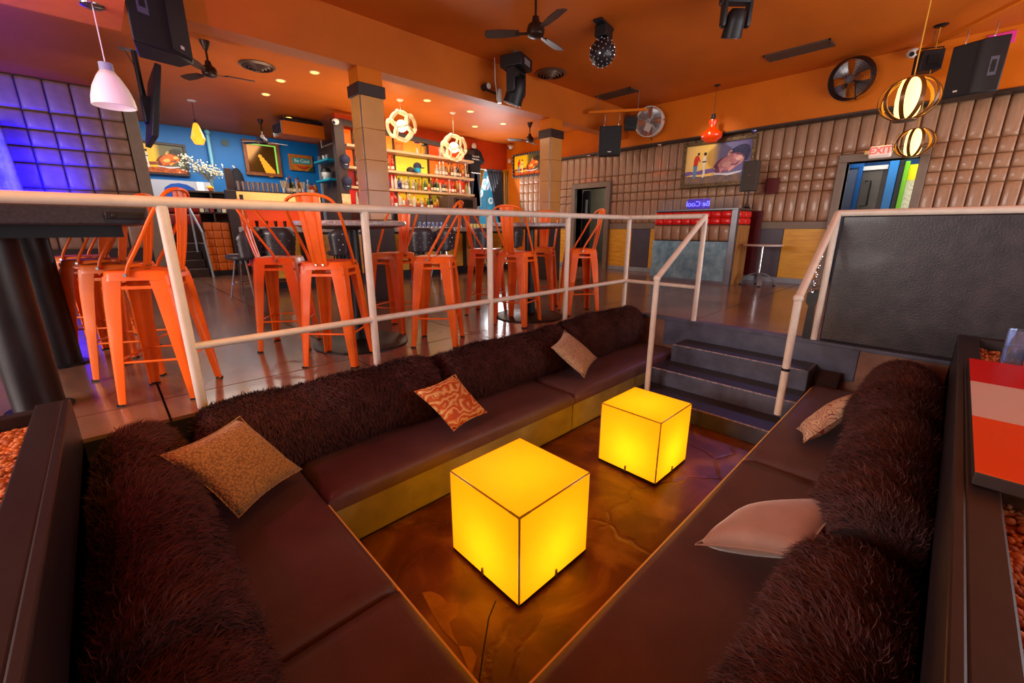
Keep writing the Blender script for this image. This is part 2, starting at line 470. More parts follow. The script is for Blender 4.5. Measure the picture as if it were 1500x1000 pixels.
# ---- back wall (X = 9.3), padded, with a service door and the exit door
wb = MB()
XW = 9.3
for (a, b, z0, z1) in ((-4.0, 0.65, 0, 2.8), (0.65, 1.55, 2.07, 2.8), (1.55, 6.26, 0, 2.8), (6.26, 7.21, 2.0, 2.8), (7.21, 8.2, 0, 2.8)):
    wb.box(XW, XW + 0.22, a, b, z0, z1)
wall_back = struct('wall_back', wb, M_padseam)
struct('wall_back_upper', MB().box(9.08, 9.52, -4.0, 6.43, 2.80, CZ), M_orange)
struct('wall_back_far', MB().box(9.75, 9.95, 6.43, 10.6, 2.80, CZ).box(9.60, 9.82, 8.2, 10.6, 0, 2.80).box(9.3, 9.6, 8.19, 8.30, 0, 2.8).box(9.3, 9.75, 6.43, 8.2, 2.78, 2.80), M_orange)
struct('trim_1', MB().box(9.06, 9.34, -4.0, 6.45, 2.77, 2.80).box(9.18, 9.36, 6.45, 8.2, 2.77, 2.815), M_darkwood, bevel=.004)
PADX = pad_mesh('wall_pad', M_pad, '-x')
rows = [(1.135, 1.64), (1.645, 1.825), (1.83, 2.025), (2.03, 2.235), (2.24, 2.765)]
def pads_x(parent, x, ys, rows, holes, depth=0.045):
    for a, b in zip(ys[:-1], ys[1:]):
        for z0, z1 in rows:
            aa, bb, zz0, zz1 = a + .004, b - .004, z0, z1
            cut = False
            for (h0, h1, hz) in holes:
                if bb > h0 + .01 and aa < h1 - .01:
                    if zz1 <= hz + .04: cut = True
                    elif zz0 < hz: zz0 = hz + .004
            if cut: continue
            link('wall_pad', PADX, parent, (x, aa, zz0), (0, 0, 0), (depth, bb - aa, zz1 - zz0))
ysr = [0.55 - 0.168 * k for k in range(0, 13)][::-1]
ysm = [1.65 + (6.15 - 1.65) / 25 * k for k in range(26)]
ysl = [7.32 + 0.22 * k for k in range(5)]
dy = [0.55 + 1.1 / 6 * k for k in range(7)]
sy = [6.15 + 1.17 / 6 * k for k in range(7)]
for ys, holes in ((ysr, []), (ysm, []), (ysl, []), (dy, [(0.5, 1.7, 2.19)]), (sy, [(6.1, 7.4, 2.12)])):
    pads_x(wall_back, XW, ys, rows, holes)
# wainscot
def wains(y0, y1, m): part('wainscot_panel', MB().box(XW - .025, XW, y0 + .004, y1 - .004, .10, 1.0), m, wall_back, smooth=False, bevel=.003)
ypos = [(7.35, 7.80, M_yelwood), (5.50, 6.14, M_yelwood), (5.02, 5.50, M_slate), (4.40, 5.02, M_yelwood), (3.90, 4.40, M_slate), (3.30, 3.90, M_yelwood), (2.31, 3.30, M_slate), (1.66, 2.31, M_yelwood), (7.80, 8.19, M_slate),
        (-0.10, 0.54, M_yelwood), (-0.60, -0.10, M_slate), (-1.30, -0.60, M_yelwood)]
for a, b, m in ypos: wains(a, b, m)
struct('trim_2', MB().box(XW - .045, XW, 1.66, 6.14, 1.0, 1.125).box(XW - .045, XW, 7.33, 8.19, 1.0, 1.125).box(XW - .045, XW, -2.5, 0.54, 1.0, 1.125), M_greytrim, bevel=.005)
struct('baseboard_back', MB().box(XW - .035, XW, 1.66, 6.14, 0, .10).box(XW - .035, XW, 7.33, 8.19, 0, .10).box(XW - .035, XW, -2.5, .54, 0, .10), M_skirt, bevel=.005)

# exit door opening with its lobby
d1 = sempty('door_1')
part('door_frame', MB().box(9.22, 9.56, 1.55, 1.66, 0, 2.069).box(9.22, 9.56, 0.54, 0.65, 0, 2.069).box(9.22, 9.56, 0.54, 1.66, 2.07, 2.19), M_greytrim, d1, smooth=False, bevel=.006)
M_lobby = mat('blue_lobby_paint', (20, 96, 170), .5, var=.1)
part('lobby_wall', MB().box(11.2, 11.3, -0.3, 2.6, 0, 2.6).box(9.52, 11.2, -.3, -.2, 0, 2.6).box(9.52, 11.2, 2.4, 2.5, 0, 2.6), M_lobby, d1, smooth=False)
part('lobby_ceiling', MB().box(9.52, 11.3, -.3, 2.5, 2.45, 2.55), M_lobby, d1, smooth=False)
gl = part('glass_leaf', MB().box(10.50, 10.52, 1.56, 1.80, .05, 2.12), mat('lobby_glass', (196, 204, 214), .1, trans=.75, ior=1.1), d1, smooth=False)
part('glass_leaf_frame', MB().box(10.48, 10.54, 1.49, 1.555, 0, 2.10).box(10.48, 10.54, 1.80, 1.86, 0, 2.10).box(10.48, 10.54, 1.49, 1.86, 2.101, 2.18), M_lobby, d1, smooth=False, bevel=.004)
M_greydoor = mat('grey_door_paint', (88, 80, 72), .45, var=.1)
dl = part('grey_leaf', MB().box(10.55, 10.60, 1.20, 1.49, 0, 2.05), M_greydoor, d1, smooth=False, bevel=.004)
part('door_handle', MB().tube([(10.55, 1.42, 1.42), (10.50, 1.42, 1.42), (10.50, 1.34, 1.42), (10.50, 1.34, 1.86), (10.50, 1.42, 1.86), (10.55, 1.42, 1.86)], .012, 6), M_black, dl)
part('lock_plate', MB().box(10.53, 10.55, 1.34, 1.47, 1.20, 1.32), M_black, dl, smooth=False)
part('white_head_jamb', MB().box(10.52, 10.62, 1.14, 1.49, 2.05, 2.12), M_white, d1, smooth=False)
part('brown_leaf', MB().box(10.56, 10.62, 1.12, 1.20, 0, 2.05), M_darkwood, d1, smooth=False)
part('blue_post', MB().box(10.45, 10.60, .99, 1.12, 0, 2.44), mat('bright_blue_paint', (38, 132, 206), .45), d1, smooth=False, bevel=.01)
part('black_post', MB().box(10.45, 10.55, .92, .985, 0, 2.2), M_black, d1, smooth=False, bevel=.006)
part('green_post', MB().box(10.5, 10.56, .85, .915, 0, 2.15), mat('lime_daylit_paint', (126, 206, 28), .45, emit=(126, 206, 28), estr=.25), d1, smooth=False, bevel=.006)  # daylight on the lime post is put in as emission
M_day = mat('daylit_gravel_yard', (236, 226, 190), .6, rgb2=(120, 88, 50), vscale=26, emit=(236, 226, 190), estr=.5)
part('daylit_opening', MB().box(10.66, 10.70, .35, .90, 0, 1.86), M_day, d1, smooth=False)
part('daylit_yellow_blind', MB().box(10.62, 10.66, .35, .90, 1.84, 2.10), mat('daylit_yellow_blind', (250, 232, 10), .5, emit=(250, 232, 10), estr=.35), d1, smooth=False)  # blind glows to stand in for daylight on it
# service door opening
d2 = sempty('door_2')
part('door_frame', MB().box(9.20, 9.56, 7.21, 7.33, 0, 1.999).box(9.20, 9.56, 6.14, 6.26, 0, 1.999).box(9.20, 9.56, 6.14, 7.33, 2.0, 2.12), M_greytrim, d2, smooth=False, bevel=.006)
part('corridor_wall', MB().box(11.0, 11.1, 5.6, 8.1, 0, 2.7).box(9.52, 11, 5.6, 5.7, 0, 2.7).box(9.52, 11, 8.0, 8.1, 0, 2.7), mat('olive_grey_paint', (120, 112, 96), .6, var=.1), d2, smooth=False)
part('corridor_ceiling', MB().box(9.52, 11.1, 5.6, 8.1, 2.6, 2.7), M_brownwall, d2, smooth=False)
lf = part('black_leaf', MB().box(9.60, 9.66, 7.02, 7.36, 0, 1.98), M_black, d2, smooth=False, bevel=.004)
part('slit_window', MB().box(9.585, 9.60, 7.07, 7.14, 1.30, 1.75), M_skirt, lf, smooth=False)
part('blue_grey_leaf', MB().box(9.58, 10.3, 6.20, 6.25, 0, 1.98), mat('blue_grey_door', (130, 160, 190), .45), d2, smooth=False, bevel=.004)

# ---- far wall of the bar side: pads in broad short rows at X = 9.6
wfp = bpy.data.objects['wall_back_far']
for k in range(6):
    y0 = 8.45 + 0.20 * k
    for (z0, z1) in ((1.13, 1.50), (1.505, 1.80), (1.805, 2.05), (2.055, 2.30), (2.305, 2.76)):
        link('wall_pad', PADX, wfp, (9.6, y0 + .004, z0), (0, 0, 0), (.045, .192, z1 - z0))
# ---- wall behind the bar (Y = 10.4)
struct('wall_bar', MB().box(4.36, 8.30, 10.4, 10.6, 0, CZ).box(9.52, 9.80, 10.4, 10.6, 0, 2.75).box(8.30, 9.80, 10.4, 10.6, 2.76, CZ), mat('red_orange_paint', (196, 66, 14), .5, var=.06))
# ---- blue wall and side wall of the raised part
struct('wall_blue', MB().box(0.2, 5.6, 14.5, 14.7, 0, CZ), M_blue)
struct('wall_brown', MB().box(5.45, 5.65, 10.6, 14.5, 0, CZ), M_brownwall)
struct('trim_3', MB().box(5.40, 5.45, 14.40, 14.5, 0, 3.2), M_skirt)
# ---- padded wall at the left (Y = 11.7), up to the ceiling
wl = struct('wall_left', MB().box(-4.5, 0.76, 11.7, 11.9, 0, CZ), mat('plum_brown_backing', (46, 34, 40), .7))
struct('trim_4', MB().box(0.76, 0.96, 11.64, 12.1, 0, CZ), M_greytrim, bevel=.008)
PADY = pad_mesh('wall_pad_left', mat('mauve_brown_padded_leather', (140, 108, 92), .42, var=.12, vscale=3, coat=.12), '-y')
for i in range(9):
    x1 = 0.755 - 0.333 * i
    for z0, z1 in ((0.62, 1.17), (1.18, 1.705), (1.715, 2.125), (2.135, 2.40), (2.41, 2.685), (2.695, 2.995), (3.005, 3.535)):
        link('wall_pad', PADY, wl, (x1 - .328, 11.7, z0), (0, 0, 0), (.323, .07, z1 - z0))
struct('wall_side', MB().box(0.60, 0.76, 11.9, 14.5, 0, CZ), M_blue)

# ---- pit: fascia, stairs, planter walls
wf = struct('wall_pit_end', MB().box(PX1 - .02, PX1 + .03, PY0, PY1, PZ, -.022), M_tanpaint)
struct('trim_5', MB().box(PX1 - .035, PX1 + .03, 0.42, 2.22, -.32, -.004), M_stair, bevel=.004)
struct('trim_6', MB().box(PX1 - .04, PX1 + .06, PY0 - .02, 2.80, -.03, .002), M_stair, bevel=.004)
st = sempty('pit_stairs')
for k, (x0, x1, z0, z1) in enumerate(((4.30, 4.63, -.40, -.215), (3.95, 4.63, -.565, -.405), (3.59, 4.63, PZ, -.57))):
    s_ = part('step', MB().box(x0, x1, 0.66 if k else .70, 2.02 if k else 1.96, z0 if k == 2 else z0 - .02, z1), M_stair, st, smooth=False, bevel=.008)
    part('tread', MB().box(x0 + .012, x1 if k == 0 else x0 + .36, 0.69 if k else .73, 2.0 if k else 1.94, z1, z1 + .003), M_tread, s_, smooth=False)
    part('nosing', MB().box(x0 - .004, x0 + .012, 0.69 if k else .73, 2.0 if k else 1.94, z1 - .006, z1 + .004), M_stairnose, s_, bevel=.003)
# ------------------------------------------------------------------ PIT FURNITURE
def rounded_slab(x0, x1, y0, y1, z0, z1, crown=.02, n=8, r=.04):
    """upholstered slab: rounded top edges with a slight crown"""
    mb = MB()
    k = [0, .02, .06, .15, .35, .65, .85, .94, .98, 1]
    L = len(k); vs = []
    def H(u, w):
        ex = min(u, 1 - u) * (x1 - x0); ey = min(w, 1 - w) * (y1 - y0)
        e = min(ex, ey)
        d = 0 if e > r else r - math.sqrt(max(0, r * r - (r - e) ** 2))
        return z1 - d + crown * (1 - abs(2 * u - 1) ** 3) * (1 - abs(2 * w - 1) ** 3)
    for j in range(L):
        for i in range(L):
            vs.append((x0 + (x1 - x0) * k[i], y0 + (y1 - y0) * k[j], H(k[i], k[j])))
    top = len(vs)
    vs += [(x0, y0, z0), (x1, y0, z0), (x1, y1, z0), (x0, y1, z0)]
    fs = [(j * L + i, j * L + i + 1, (j + 1) * L + i + 1, (j + 1) * L + i) for j in range(L - 1) for i in range(L - 1)]
    fs.append((top, top + 3, top + 2, top + 1))
    fs.append(tuple([top, top + 1] + [i for i in range(L - 1, -1, -1)]))
    fs.append(tuple([top + 1, top + 2] + [j * L + L - 1 for j in range(L - 1, -1, -1)]))
    fs.append(tuple([top + 2, top + 3] + [(L - 1) * L + i for i in range(L)]))
    fs.append(tuple([top + 3, top] + [j * L for j in range(L)]))
    return mb.add(vs, fs)
SZ = -0.34
G = 'built-in lounge benches around the sunken pit'
b1 = thing('lounge_bench', 'long plum vinyl bench under the railing, two cushions, fur rolls along its back', 'bench', (0, 0, 0), 0, G)
def bench(b, segs, front, axis):
    for (x0, x1, y0, y1) in segs:
        part('seat_cushion', rounded_slab(x0 + .003, x1 - .003, y0 + .003, y1 - .003, SZ - .10, SZ, .012), M_vinyl, b, angle=1.2)
    for (x0, x1, y0, y1) in front:
        part('base_panel', MB().box(x0, x1, y0, y1, PZ + .03, SZ - .10), M_vinylbase, b, bevel=.01, smooth=False)
bench(b1, [(.60, 2.66, 2.0, 2.79), (2.66, 4.60, 2.0, 2.79)], [(.62, 2.655, 2.02, 2.78), (2.665, 4.58, 2.02, 2.78)], 0)
part('plinth', MB().box(.60, 4.55, 2.05, 2.78, PZ, PZ + .03), M_black, b1, smooth=False)
b2 = thing('lounge_bench', 'short plum vinyl corner bench at the planter of pebbles, below the tall black pipe table', 'bench', (0, 0, 0), 0, G)
bench(b2, [(-.235, .605, 1.27, 2.79), (-.235, .605, 0.0, 1.27)], [(-.23, .585, -.10, 1.26), (-.23, .585, 1.275, 2.0)], 1)
part('piping', MB().tube([(.602, 0.0, SZ - .045), (.602, 2.0, SZ - .045)], .009, 6), mat('gold_piping', (240, 206, 110), .35), b2)
b3 = thing('lounge_bench', 'plum vinyl bench beside the stairs, opposite the long bench, below the striped table', 'bench', (0, 0, 0), 0, G)
bench(b3, [(.61, 2.61, -.125, .672), (2.61, 4.40, -.125, .672)], [(.61, 2.605, -.12, .655), (2.615, 4.38, -.12, .655)], 0)
part('piping', MB().tube([(.61, .670, SZ - .045), (4.38, .670, SZ - .045)], .009, 6), mat('gold_piping', (240, 206, 110), .35), b3)
part('corner_flap', MB().prism([(4.40, -.40), (4.58, -.40), (4.56, -.24), (4.48, -.27)], .50, .66, 'y'), M_furcore, b3, bevel=.01)

# ---- fur bolsters: a core and thousands of short tufts
def fur_strands(P, Nn, T, n, length, width, rough=.8, droop=.35):
    """P,Nn,T arrays of roots, normals, comb directions -> triangle tufts"""
    L = length * (0.6 + 0.7 * rng.random(n))[:, None]
    d = Nn * .55 + T * .9 + rng.normal(0, rough * .5, (n, 3))
    d /= np.linalg.norm(d, axis=1)[:, None]
    side = np.cross(d, Nn + rng.normal(0, .3, (n, 3))); side /= np.linalg.norm(side, axis=1)[:, None] + 1e-9
    w = width * (0.6 + 0.8 * rng.random(n))[:, None]
    mid = P + d * L * .55
    d2 = d + T * .35 - Nn * droop + rng.normal(0, .15, (n, 3)); d2 /= np.linalg.norm(d2, axis=1)[:, None]
    tip = mid + d2 * L * .5
    V = np.stack([P - side * w, P + side * w, mid - side * w * .7, mid + side * w * .7, tip], 1).reshape(-1, 3)
    return V
def strands_mesh(name, V, n, m):
    me = bpy.data.meshes.new(name)
    me.vertices.add(len(V)); me.vertices.foreach_set('co', V.astype(np.float32).ravel())
    base = (np.arange(n) * 5)[:, None]
    tri = np.concatenate([base + np.array([[0, 1, 3]]), base + np.array([[0, 3, 2]]), base + np.array([[2, 3, 4]])], 1).reshape(-1)
    nt = n * 3
    me.loops.add(nt * 3); me.loops.foreach_set('vertex_index', tri.astype(np.int32))
    me.polygons.add(nt); me.polygons.foreach_set('loop_start', np.arange(nt, dtype=np.int32) * 3)
    try: me.polygons.foreach_set('loop_total', np.full(nt, 3, dtype=np.int32))
    except Exception: pass
    me.materials.append(m); me.update(calc_edges=True)
    return me
def bolster(label, axis, a0, a1, c, rad, dens, sag=.02, squash=1.0, end_taper=.10, lean=0.0, length=.042, front=0):
    """roll along axis ('x'|'y') from a0 to a1, centre c=(other, z), radii rad=(other, z)"""
    L = a1 - a0
    nu, nv = 26, 28
    ph = random.random() * 6
    def prof(u):
        e = min(u, 1 - u) * L
        t = 1.0 if e > end_taper else math.sqrt(max(0, 1 - (1 - e / end_taper) ** 2))
        return max(.02, t)
    def pt(u, v):
        t = prof(u); ang = 2 * PI * v
        wob = 1 + .045 * math.sin(7 * u * L + ph) * math.cos(ang * 2 + ph) + .03 * math.sin(13 * u * L + 2 * ph)
        o = c[0] + rad[0] * t * wob * math.cos(ang) + lean * rad[1] * math.sin(ang)
        z = c[1] + rad[1] * t * wob * math.sin(ang)
        a = a0 + L * u
        return (a, o, z) if axis == 'x' else (o, a, z)
    uu = [0, .015, .04, .08] + [.08 + .84 * k / 18 for k in range(1, 18)] + [.92, .96, .985, 1]
    mb = MB(); vs = []
    for u in uu:
        for j in range(nv): vs.append(pt(u, j / nv))
    fs = [(i * nv + j, i * nv + (j + 1) % nv, (i + 1) * nv + (j + 1) % nv, (i + 1) * nv + j) for i in range(len(uu) - 1) for j in range(nv)]
    fs += [tuple(range(nv - 1, -1, -1)), tuple((len(uu) - 1) * nv + j for j in range(nv))]
    ctr = Vector((a0 + L / 2, c[0], c[1] - rad[1])) if axis == 'x' else Vector((c[0], a0 + L / 2, c[1] - rad[1]))
    root = thing('fur_bolster', label, 'cushion', ctr, 0, 'brown fur bolsters around the pit')
    mb.add([Vector(p) - ctr for p in vs], fs)
    core = part('cushion_core', mb, M_furcore, root, angle=3.2)
    n = int(dens * L * (rad[0] + rad[1]) * PI)
    U = rng.random(n) * .97 + .015; W = rng.random(n) * .72 - .11
    P = np.empty((n, 3)); Nn = np.empty((n, 3)); T = np.empty((n, 3))
    for i in range(n):
        u, w = U[i], W[i]
        p = Vector(pt(u, w)); du = Vector(pt(min(1, u + .004), w)) - p; dv = Vector(pt(u, w + .004)) - p
        nn = du.cross(dv); nn.normalize()
        axisp = Vector((p.x, c[0], c[1])) if axis == 'x' else Vector((c[0], p.y, c[1]))
        if nn.dot(p - axisp) < 0: nn = -nn
        s = math.sin(9 * u * L + ph) * .6 + math.sin(23 * u * L + 3 * math.cos(2 * PI * w) + ph) * .4
        down = Vector((0, 0, -1)); t = down - nn * nn.dot(down)
        t = (dv.normalized() * (1 if front == 180 else -1)) + du.normalized() * s * .7 + down * .15
        if t.length > 1e-5: t.normalize()
        P[i] = p - ctr; Nn[i] = nn; T[i] = t
    f = link('fur', strands_mesh('fur', fur_strands(P, Nn, T, n, length, .0019), n, M_fur), root)
    f['kind'] = 'stuff'
    return root
DEN = 21000
bolster('brown fur roll on the long bench, nearest the corner, behind the orange paisley pillow', 'x', .16, 1.66, (2.60, -.16), (.20, .235), DEN, front=180)
bolster('brown fur roll in the middle of the long bench, between the two pillows', 'x', 1.66, 3.20, (2.62, -.17), (.19, .225), DEN, front=180)
bolster('brown fur roll at the stair end of the long bench, behind the small tan pillow', 'x', 3.18, 4.56, (2.60, -.14), (.20, .235), DEN, front=180)
bolster('dark fur roll at the back of the corner bench, behind the large mustard pillow', 'y', 1.16, 2.75, (-.045, -.17), (.175, .215), DEN)
bolster('dark fur roll on the corner bench nearest the viewer, past the cushion seam', 'y', .10, 1.24, (-.05, -.20), (.17, .18), DEN)
bolster('black-brown fur roll farthest along the stair-side bench, behind the slim paisley pillow', 'x', 3.02, 4.28, (.085, -.15), (.20, .21), DEN, end_taper=.22)
bolster('brown fur roll in the middle of the stair-side bench, beside the planter board', 'x', 1.78, 3.08, (.05, -.16), (.175, .22), DEN, end_taper=.17)
bolster('brown fur roll on the stair-side bench nearest the viewer, below the mauve pillow', 'x', .72, 1.74, (.045, -.20), (.175, .185), DEN, end_taper=.16)

# ---- pillows
def pillow(name, label, corners, thick, m, n=12, seam=None, pinch=.12):
    A, B, C_, D = [Vector(p) for p in corners]      # A->B top edge, D->C bottom edge
    ctr = (A + B + C_ + D) / 4
    nrm = (B - A).cross(D - A).normalized()
    if nrm.z < 0: nrm = -nrm
    mb = MB(); vs = []; L = n + 1
    def edge(u, v):
        uu = u + pinch * (u - .5) * 0; p = (A * (1 - u) + B * u) * (1 - v) + (D * (1 - u) + C_ * u) * v
        a, b_ = 2 * u - 1, 2 * v - 1
        s = 1 - pinch * (1 - b_ * b_) * abs(a) ** 3 * .8; t = 1 - pinch * (1 - a * a) * abs(b_) ** 3 * .8
        return ctr + (p - ctr) * min(s, t)
    for sgn in (1, -1):
        for j in range(L):
            for i in range(L):
                u, v = i / n, j / n
                a, b_ = 2 * u - 1, 2 * v - 1
                h = thick / 2 * ((1 - a * a) * (1 - b_ * b_)) ** .42
                h *= 1 + .06 * math.sin(9 * u + 4 * v) * (1 - a * a)
                vs.append(edge(u, v) + nrm * h * sgn - ctr)
    o = L * L
    fs = [(j * L + i, j * L + i + 1, (j + 1) * L + i + 1, (j + 1) * L + i) for j in range(n) for i in range(n)]
    fs += [(o + (j + 1) * L + i, o + (j + 1) * L + i + 1, o + j * L + i + 1, o + j * L + i) for j in range(n) for i in range(n)]
    mb.add(vs, fs)
    bm_me = mb.mesh(name, m, True, 3.2)
    bm = bmesh.new(); bm.from_mesh(bm_me); bmesh.ops.remove_doubles(bm, verts=bm.verts, dist=1e-5); bmesh.ops.recalc_face_normals(bm, faces=bm.faces); bm.to_mesh(bm_me); bm.free()
    root = thing(name, label, 'pillow', ctr)
    link('cover', bm_me, root)
    ring = [edge(i / n, 0) for i in range(n)] + [edge(1, i / n) for i in range(n)] + [edge(1 - i / n, 1) for i in range(n)] + [edge(0, 1 - i / n) for i in range(n)]
    part('seam_piping', MB().tube([p - ctr for p in ring], .004, 5, closed=True), seam or m, root)
    return root
def basket_mat(name, c1, c2, scale):
    m = bpy.data.materials.new(name); m.use_nodes = True
    nt = m.node_tree; N = nt.nodes; L = nt.links; b = N['Principled BSDF']
    tc = N.new('ShaderNodeTexCoord'); vo = N.new('ShaderNodeTexVoronoi'); vo.inputs['Scale'].default_value = scale
    L.new(tc.outputs['Object'], vo.inputs['Vector'])
    cr = N.new('ShaderNodeValToRGB'); cr.color_ramp.elements[0].color = (*lin(c1), 1); cr.color_ramp.elements[1].color = (*lin(c2), 1)
    cr.color_ramp.elements[1].position = .75
    L.new(vo.outputs['Distance'], cr.inputs[0]); L.new(cr.outputs[0], b.inputs['Base Color'])
    bp = N.new('ShaderNodeBump'); bp.inputs['Strength'].default_value = .45; bp.inputs['Distance'].default_value = .01; bp.invert = True
    L.new(vo.outputs['Distance'], bp.inputs['Height']); L.new(bp.outputs[0], b.inputs['Normal'])
    b.inputs['Roughness'].default_value = .7; b.inputs['Sheen Weight'].default_value = .3
    return m
def paisley_mat(name, cols, scale):
    m = bpy.data.materials.new(name); m.use_nodes = True
    nt = m.node_tree; N = nt.nodes; L = nt.links; b = N['Principled BSDF']
    tc = N.new('ShaderNodeTexCoord')
    wv = N.new('ShaderNodeTexWave'); wv.wave_type = 'RINGS'; wv.inputs['Scale'].default_value = scale
    wv.inputs['Distortion'].default_value = 14; wv.inputs['Detail'].default_value = 1.2; wv.inputs['Detail Scale'].default_value = 1.3
    L.new(tc.outputs['Object'], wv.inputs['Vector'])
    cr = N.new('ShaderNodeValToRGB'); cr.color_ramp.interpolation = 'CONSTANT'
    e = cr.color_ramp.elements
    e[0].position = 0; e[0].color = (*lin(cols[0]), 1); e[1].position = .40; e[1].color = (*lin(cols[1]), 1)
    for k, c in enumerate(cols[2:]):
        x = e.new(.62 + .16 * k); x.color = (*lin(c), 1)
    L.new(wv.outputs['Fac'], cr.inputs[0]); L.new(cr.outputs[0], b.inputs['Base Color'])
    b.inputs['Roughness'].default_value = .65
    return m
M_tanbask = basket_mat('mustard_textured_cloth', (198, 152, 76), (130, 92, 42), 95)
M_tanbask2 = basket_mat('tan_textured_cloth', (206, 180, 146), (146, 120, 96), 95)
M_paisley = paisley_mat('rust_paisley_cloth', [(190, 84, 24), (214, 168, 96), (178, 70, 20), (226, 186, 120)], 9)
M_paisley2 = paisley_mat('multicolour_paisley_cloth', [(204, 182, 156), (170, 80, 50), (104, 96, 118), (210, 190, 160)], 8)
M_mauve = mat('mauve_velvet', (160, 120, 104), .65, var=.12, vscale=6, bump=.15, bscale=18, sheen=.5)
pillow('throw_pillow', 'large mustard textured pillow leaning on the fur roll of the corner bench', [(.02, 2.20, .06), (.36, 2.44, .05), (.56, 2.22, -.25), (.22, 1.98, -.235)], .14, M_tanbask)
pillow('throw_pillow', 'orange paisley pillow leaning between the two nearer fur rolls of the long bench', [(1.31, 2.29, -.03), (1.68, 2.35, -.02), (1.80, 2.14, -.285), (1.46, 2.08, -.29)], .11, M_paisley)
pillow('throw_pillow', 'small tan dotted pillow standing on its corner on the long bench near the stairs', [(2.73, 2.34, -.02), (3.06, 2.46, .06), (3.36, 2.28, -.24), (2.94, 2.12, -.30)], .12, M_tanbask2)
pillow('throw_pillow', 'slim multicoloured paisley pillow tucked between fur rolls by the planter', [(2.90, .43, -.27), (3.42, .20, -.05), (3.66, .30, -.13), (3.16, .52, -.30)], .13, M_paisley2)
pillow('throw_pillow', 'mauve velvet pillow with gathered edge lying on the stair-side bench', [(1.58, .53, -.285), (1.86, .44, -.21), (1.98, .11, -.05), (1.60, .17, -.13)], .15, M_mauve)

# ---- glowing cube tables
def cube_glow():
    m = bpy.data.materials.new('glowing_amber_acrylic'); m.use_nodes = True
    nt = m.node_tree; N = nt.nodes; L = nt.links
    for n in list(N):
        if n.type != 'OUTPUT_MATERIAL': N.remove(n)
    out = [n for n in N if n.type == 'OUTPUT_MATERIAL'][0]
    tr = N.new('ShaderNodeBsdfTranslucent'); tr.inputs[0].default_value = (1.0, .49, .010, 1)
    em = N.new('ShaderNodeEmission'); em.inputs[0].default_value = (1.0, .455, .004, 1); em.inputs[1].default_value = .42
    nz = N.new('ShaderNodeTexNoise'); nz.inputs['Scale'].default_value = 4; nz.inputs['Detail'].default_value = 5
    tc = N.new('ShaderNodeTexCoord'); L.new(tc.outputs['Object'], nz.inputs['Vector'])
    mr = N.new('ShaderNodeMapRange'); mr.inputs[3].default_value = .38; mr.inputs[4].default_value = .52
    L.new(nz.outputs['Fac'], mr.inputs[0]); L.new(mr.outputs[0], em.inputs[1])
    gl = N.new('ShaderNodeBsdfGlossy'); gl.inputs[0].default_value = (.035, .035, .035, 1); gl.inputs[1].default_value = .25
    a1 = N.new('ShaderNodeAddShader'); a2 = N.new('ShaderNodeAddShader')
    L.new(tr.outputs[0], a1.inputs[0]); L.new(em.outputs[0], a1.inputs[1])
    L.new(a1.outputs[0], a2.inputs[0]); L.new(gl.outputs[0], a2.inputs[1])
    L.new(a2.outputs[0], out.inputs[0])
    return m
M_cube = cube_glow()
M_cubeedge = mat('amber_edge_joint', (130, 84, 24), .4, emit=(200, 130, 14), estr=.14)
def cube(label, cx, cy, rz, s, h):
    r = thing('light_cube_table', label, 'lamp', (cx, cy, PZ), rz, 'glowing cube tables in the pit')
    a = s / 2; z0 = .025
    for nm, bx in (('side_panel', (-a, -a + .006, -a + .007, a - .007, z0, h - .007)), ('side_panel', (a - .006, a, -a + .007, a - .007, z0, h - .007)),
                   ('side_panel', (-a + .007, a - .007, -a, -a + .006, z0, h - .007)), ('side_panel', (-a + .007, a - .007, a - .006, a, z0, h - .007)),
                   ('top_panel', (-a + .007, a - .007, -a + .007, a - .007, h - .006, h))):
        # single translucent sheets, outer face only
        x0, x1, y0, y1, zz0, zz1 = bx
        mb = MB()
        if nm == 'top_panel': mb.add([(x0, y0, h), (x1, y0, h), (x1, y1, h), (x0, y1, h)], [(0, 1, 2, 3)])
        elif x1 - x0 < .01:
            xx = x0 if x0 < 0 else x1
            mb.add([(xx, y0, zz0), (xx, y1, zz0), (xx, y1, zz1), (xx, y0, zz1)], [(0, 1, 2, 3)])
        else:
            yy = y0 if y0 < 0 else y1
            mb.add([(x0, yy, zz0), (x1, yy, zz0), (x1, yy, zz1), (x0, yy, zz1)], [(0, 1, 2, 3)])
        part(nm, mb, M_cube, r, smooth=False)
    e = MB()
    for sx in (-1, 1):
        for sy in (-1, 1): e.box(min(sx * a, sx * (a - .005)), max(sx * a, sx * (a - .005)), min(sy * a, sy * (a - .005)), max(sy * a, sy * (a - .005)), z0, h - .0005)
        e.box(min(sx * a, sx * (a - .005)), max(sx * a, sx * (a - .005)), -a, a, h - .005, h - .0005)
        e.box(-a, a, min(sx * a, sx * (a - .005)), max(sx * a, sx * (a - .005)), h - .005, h - .0005)
    part('corner_joint', e, M_cubeedge, r, smooth=False)
    part('base_plate', MB().box(-a + .001, a - .001, -a + .001, a - .001, .008, z0 + .002), M_black, r, smooth=False)
    for (x, y) in ((-a - .003, .0), (.0, -a - .003)):
        part('clip', MB().box(x - .006, x + .006, y - .006, y + .006, .018, .062), M_steel, r, bevel=.002)
    for sx in (-1, 1):
        for sy in (-1, 1): part('foot', MB().cyl((sx * (a - .06), sy * (a - .06), 0), (sx * (a - .06), sy * (a - .06), .008), .02, n=10), M_rubber, r)
    b = lamp('cube_bulb', 'POINT', (0, 0, .17), 3.5, (1.0, .84, .40), radius=.05)
    b.parent = r
    return r
cube('amber glowing cube table nearest the viewer, in the middle of the pit', 1.36, 1.36, 0.0, .52, .50)
cube('amber glowing cube table farther off, in front of the pit stairs', 2.69, 1.37, 0.0, .47, .48)

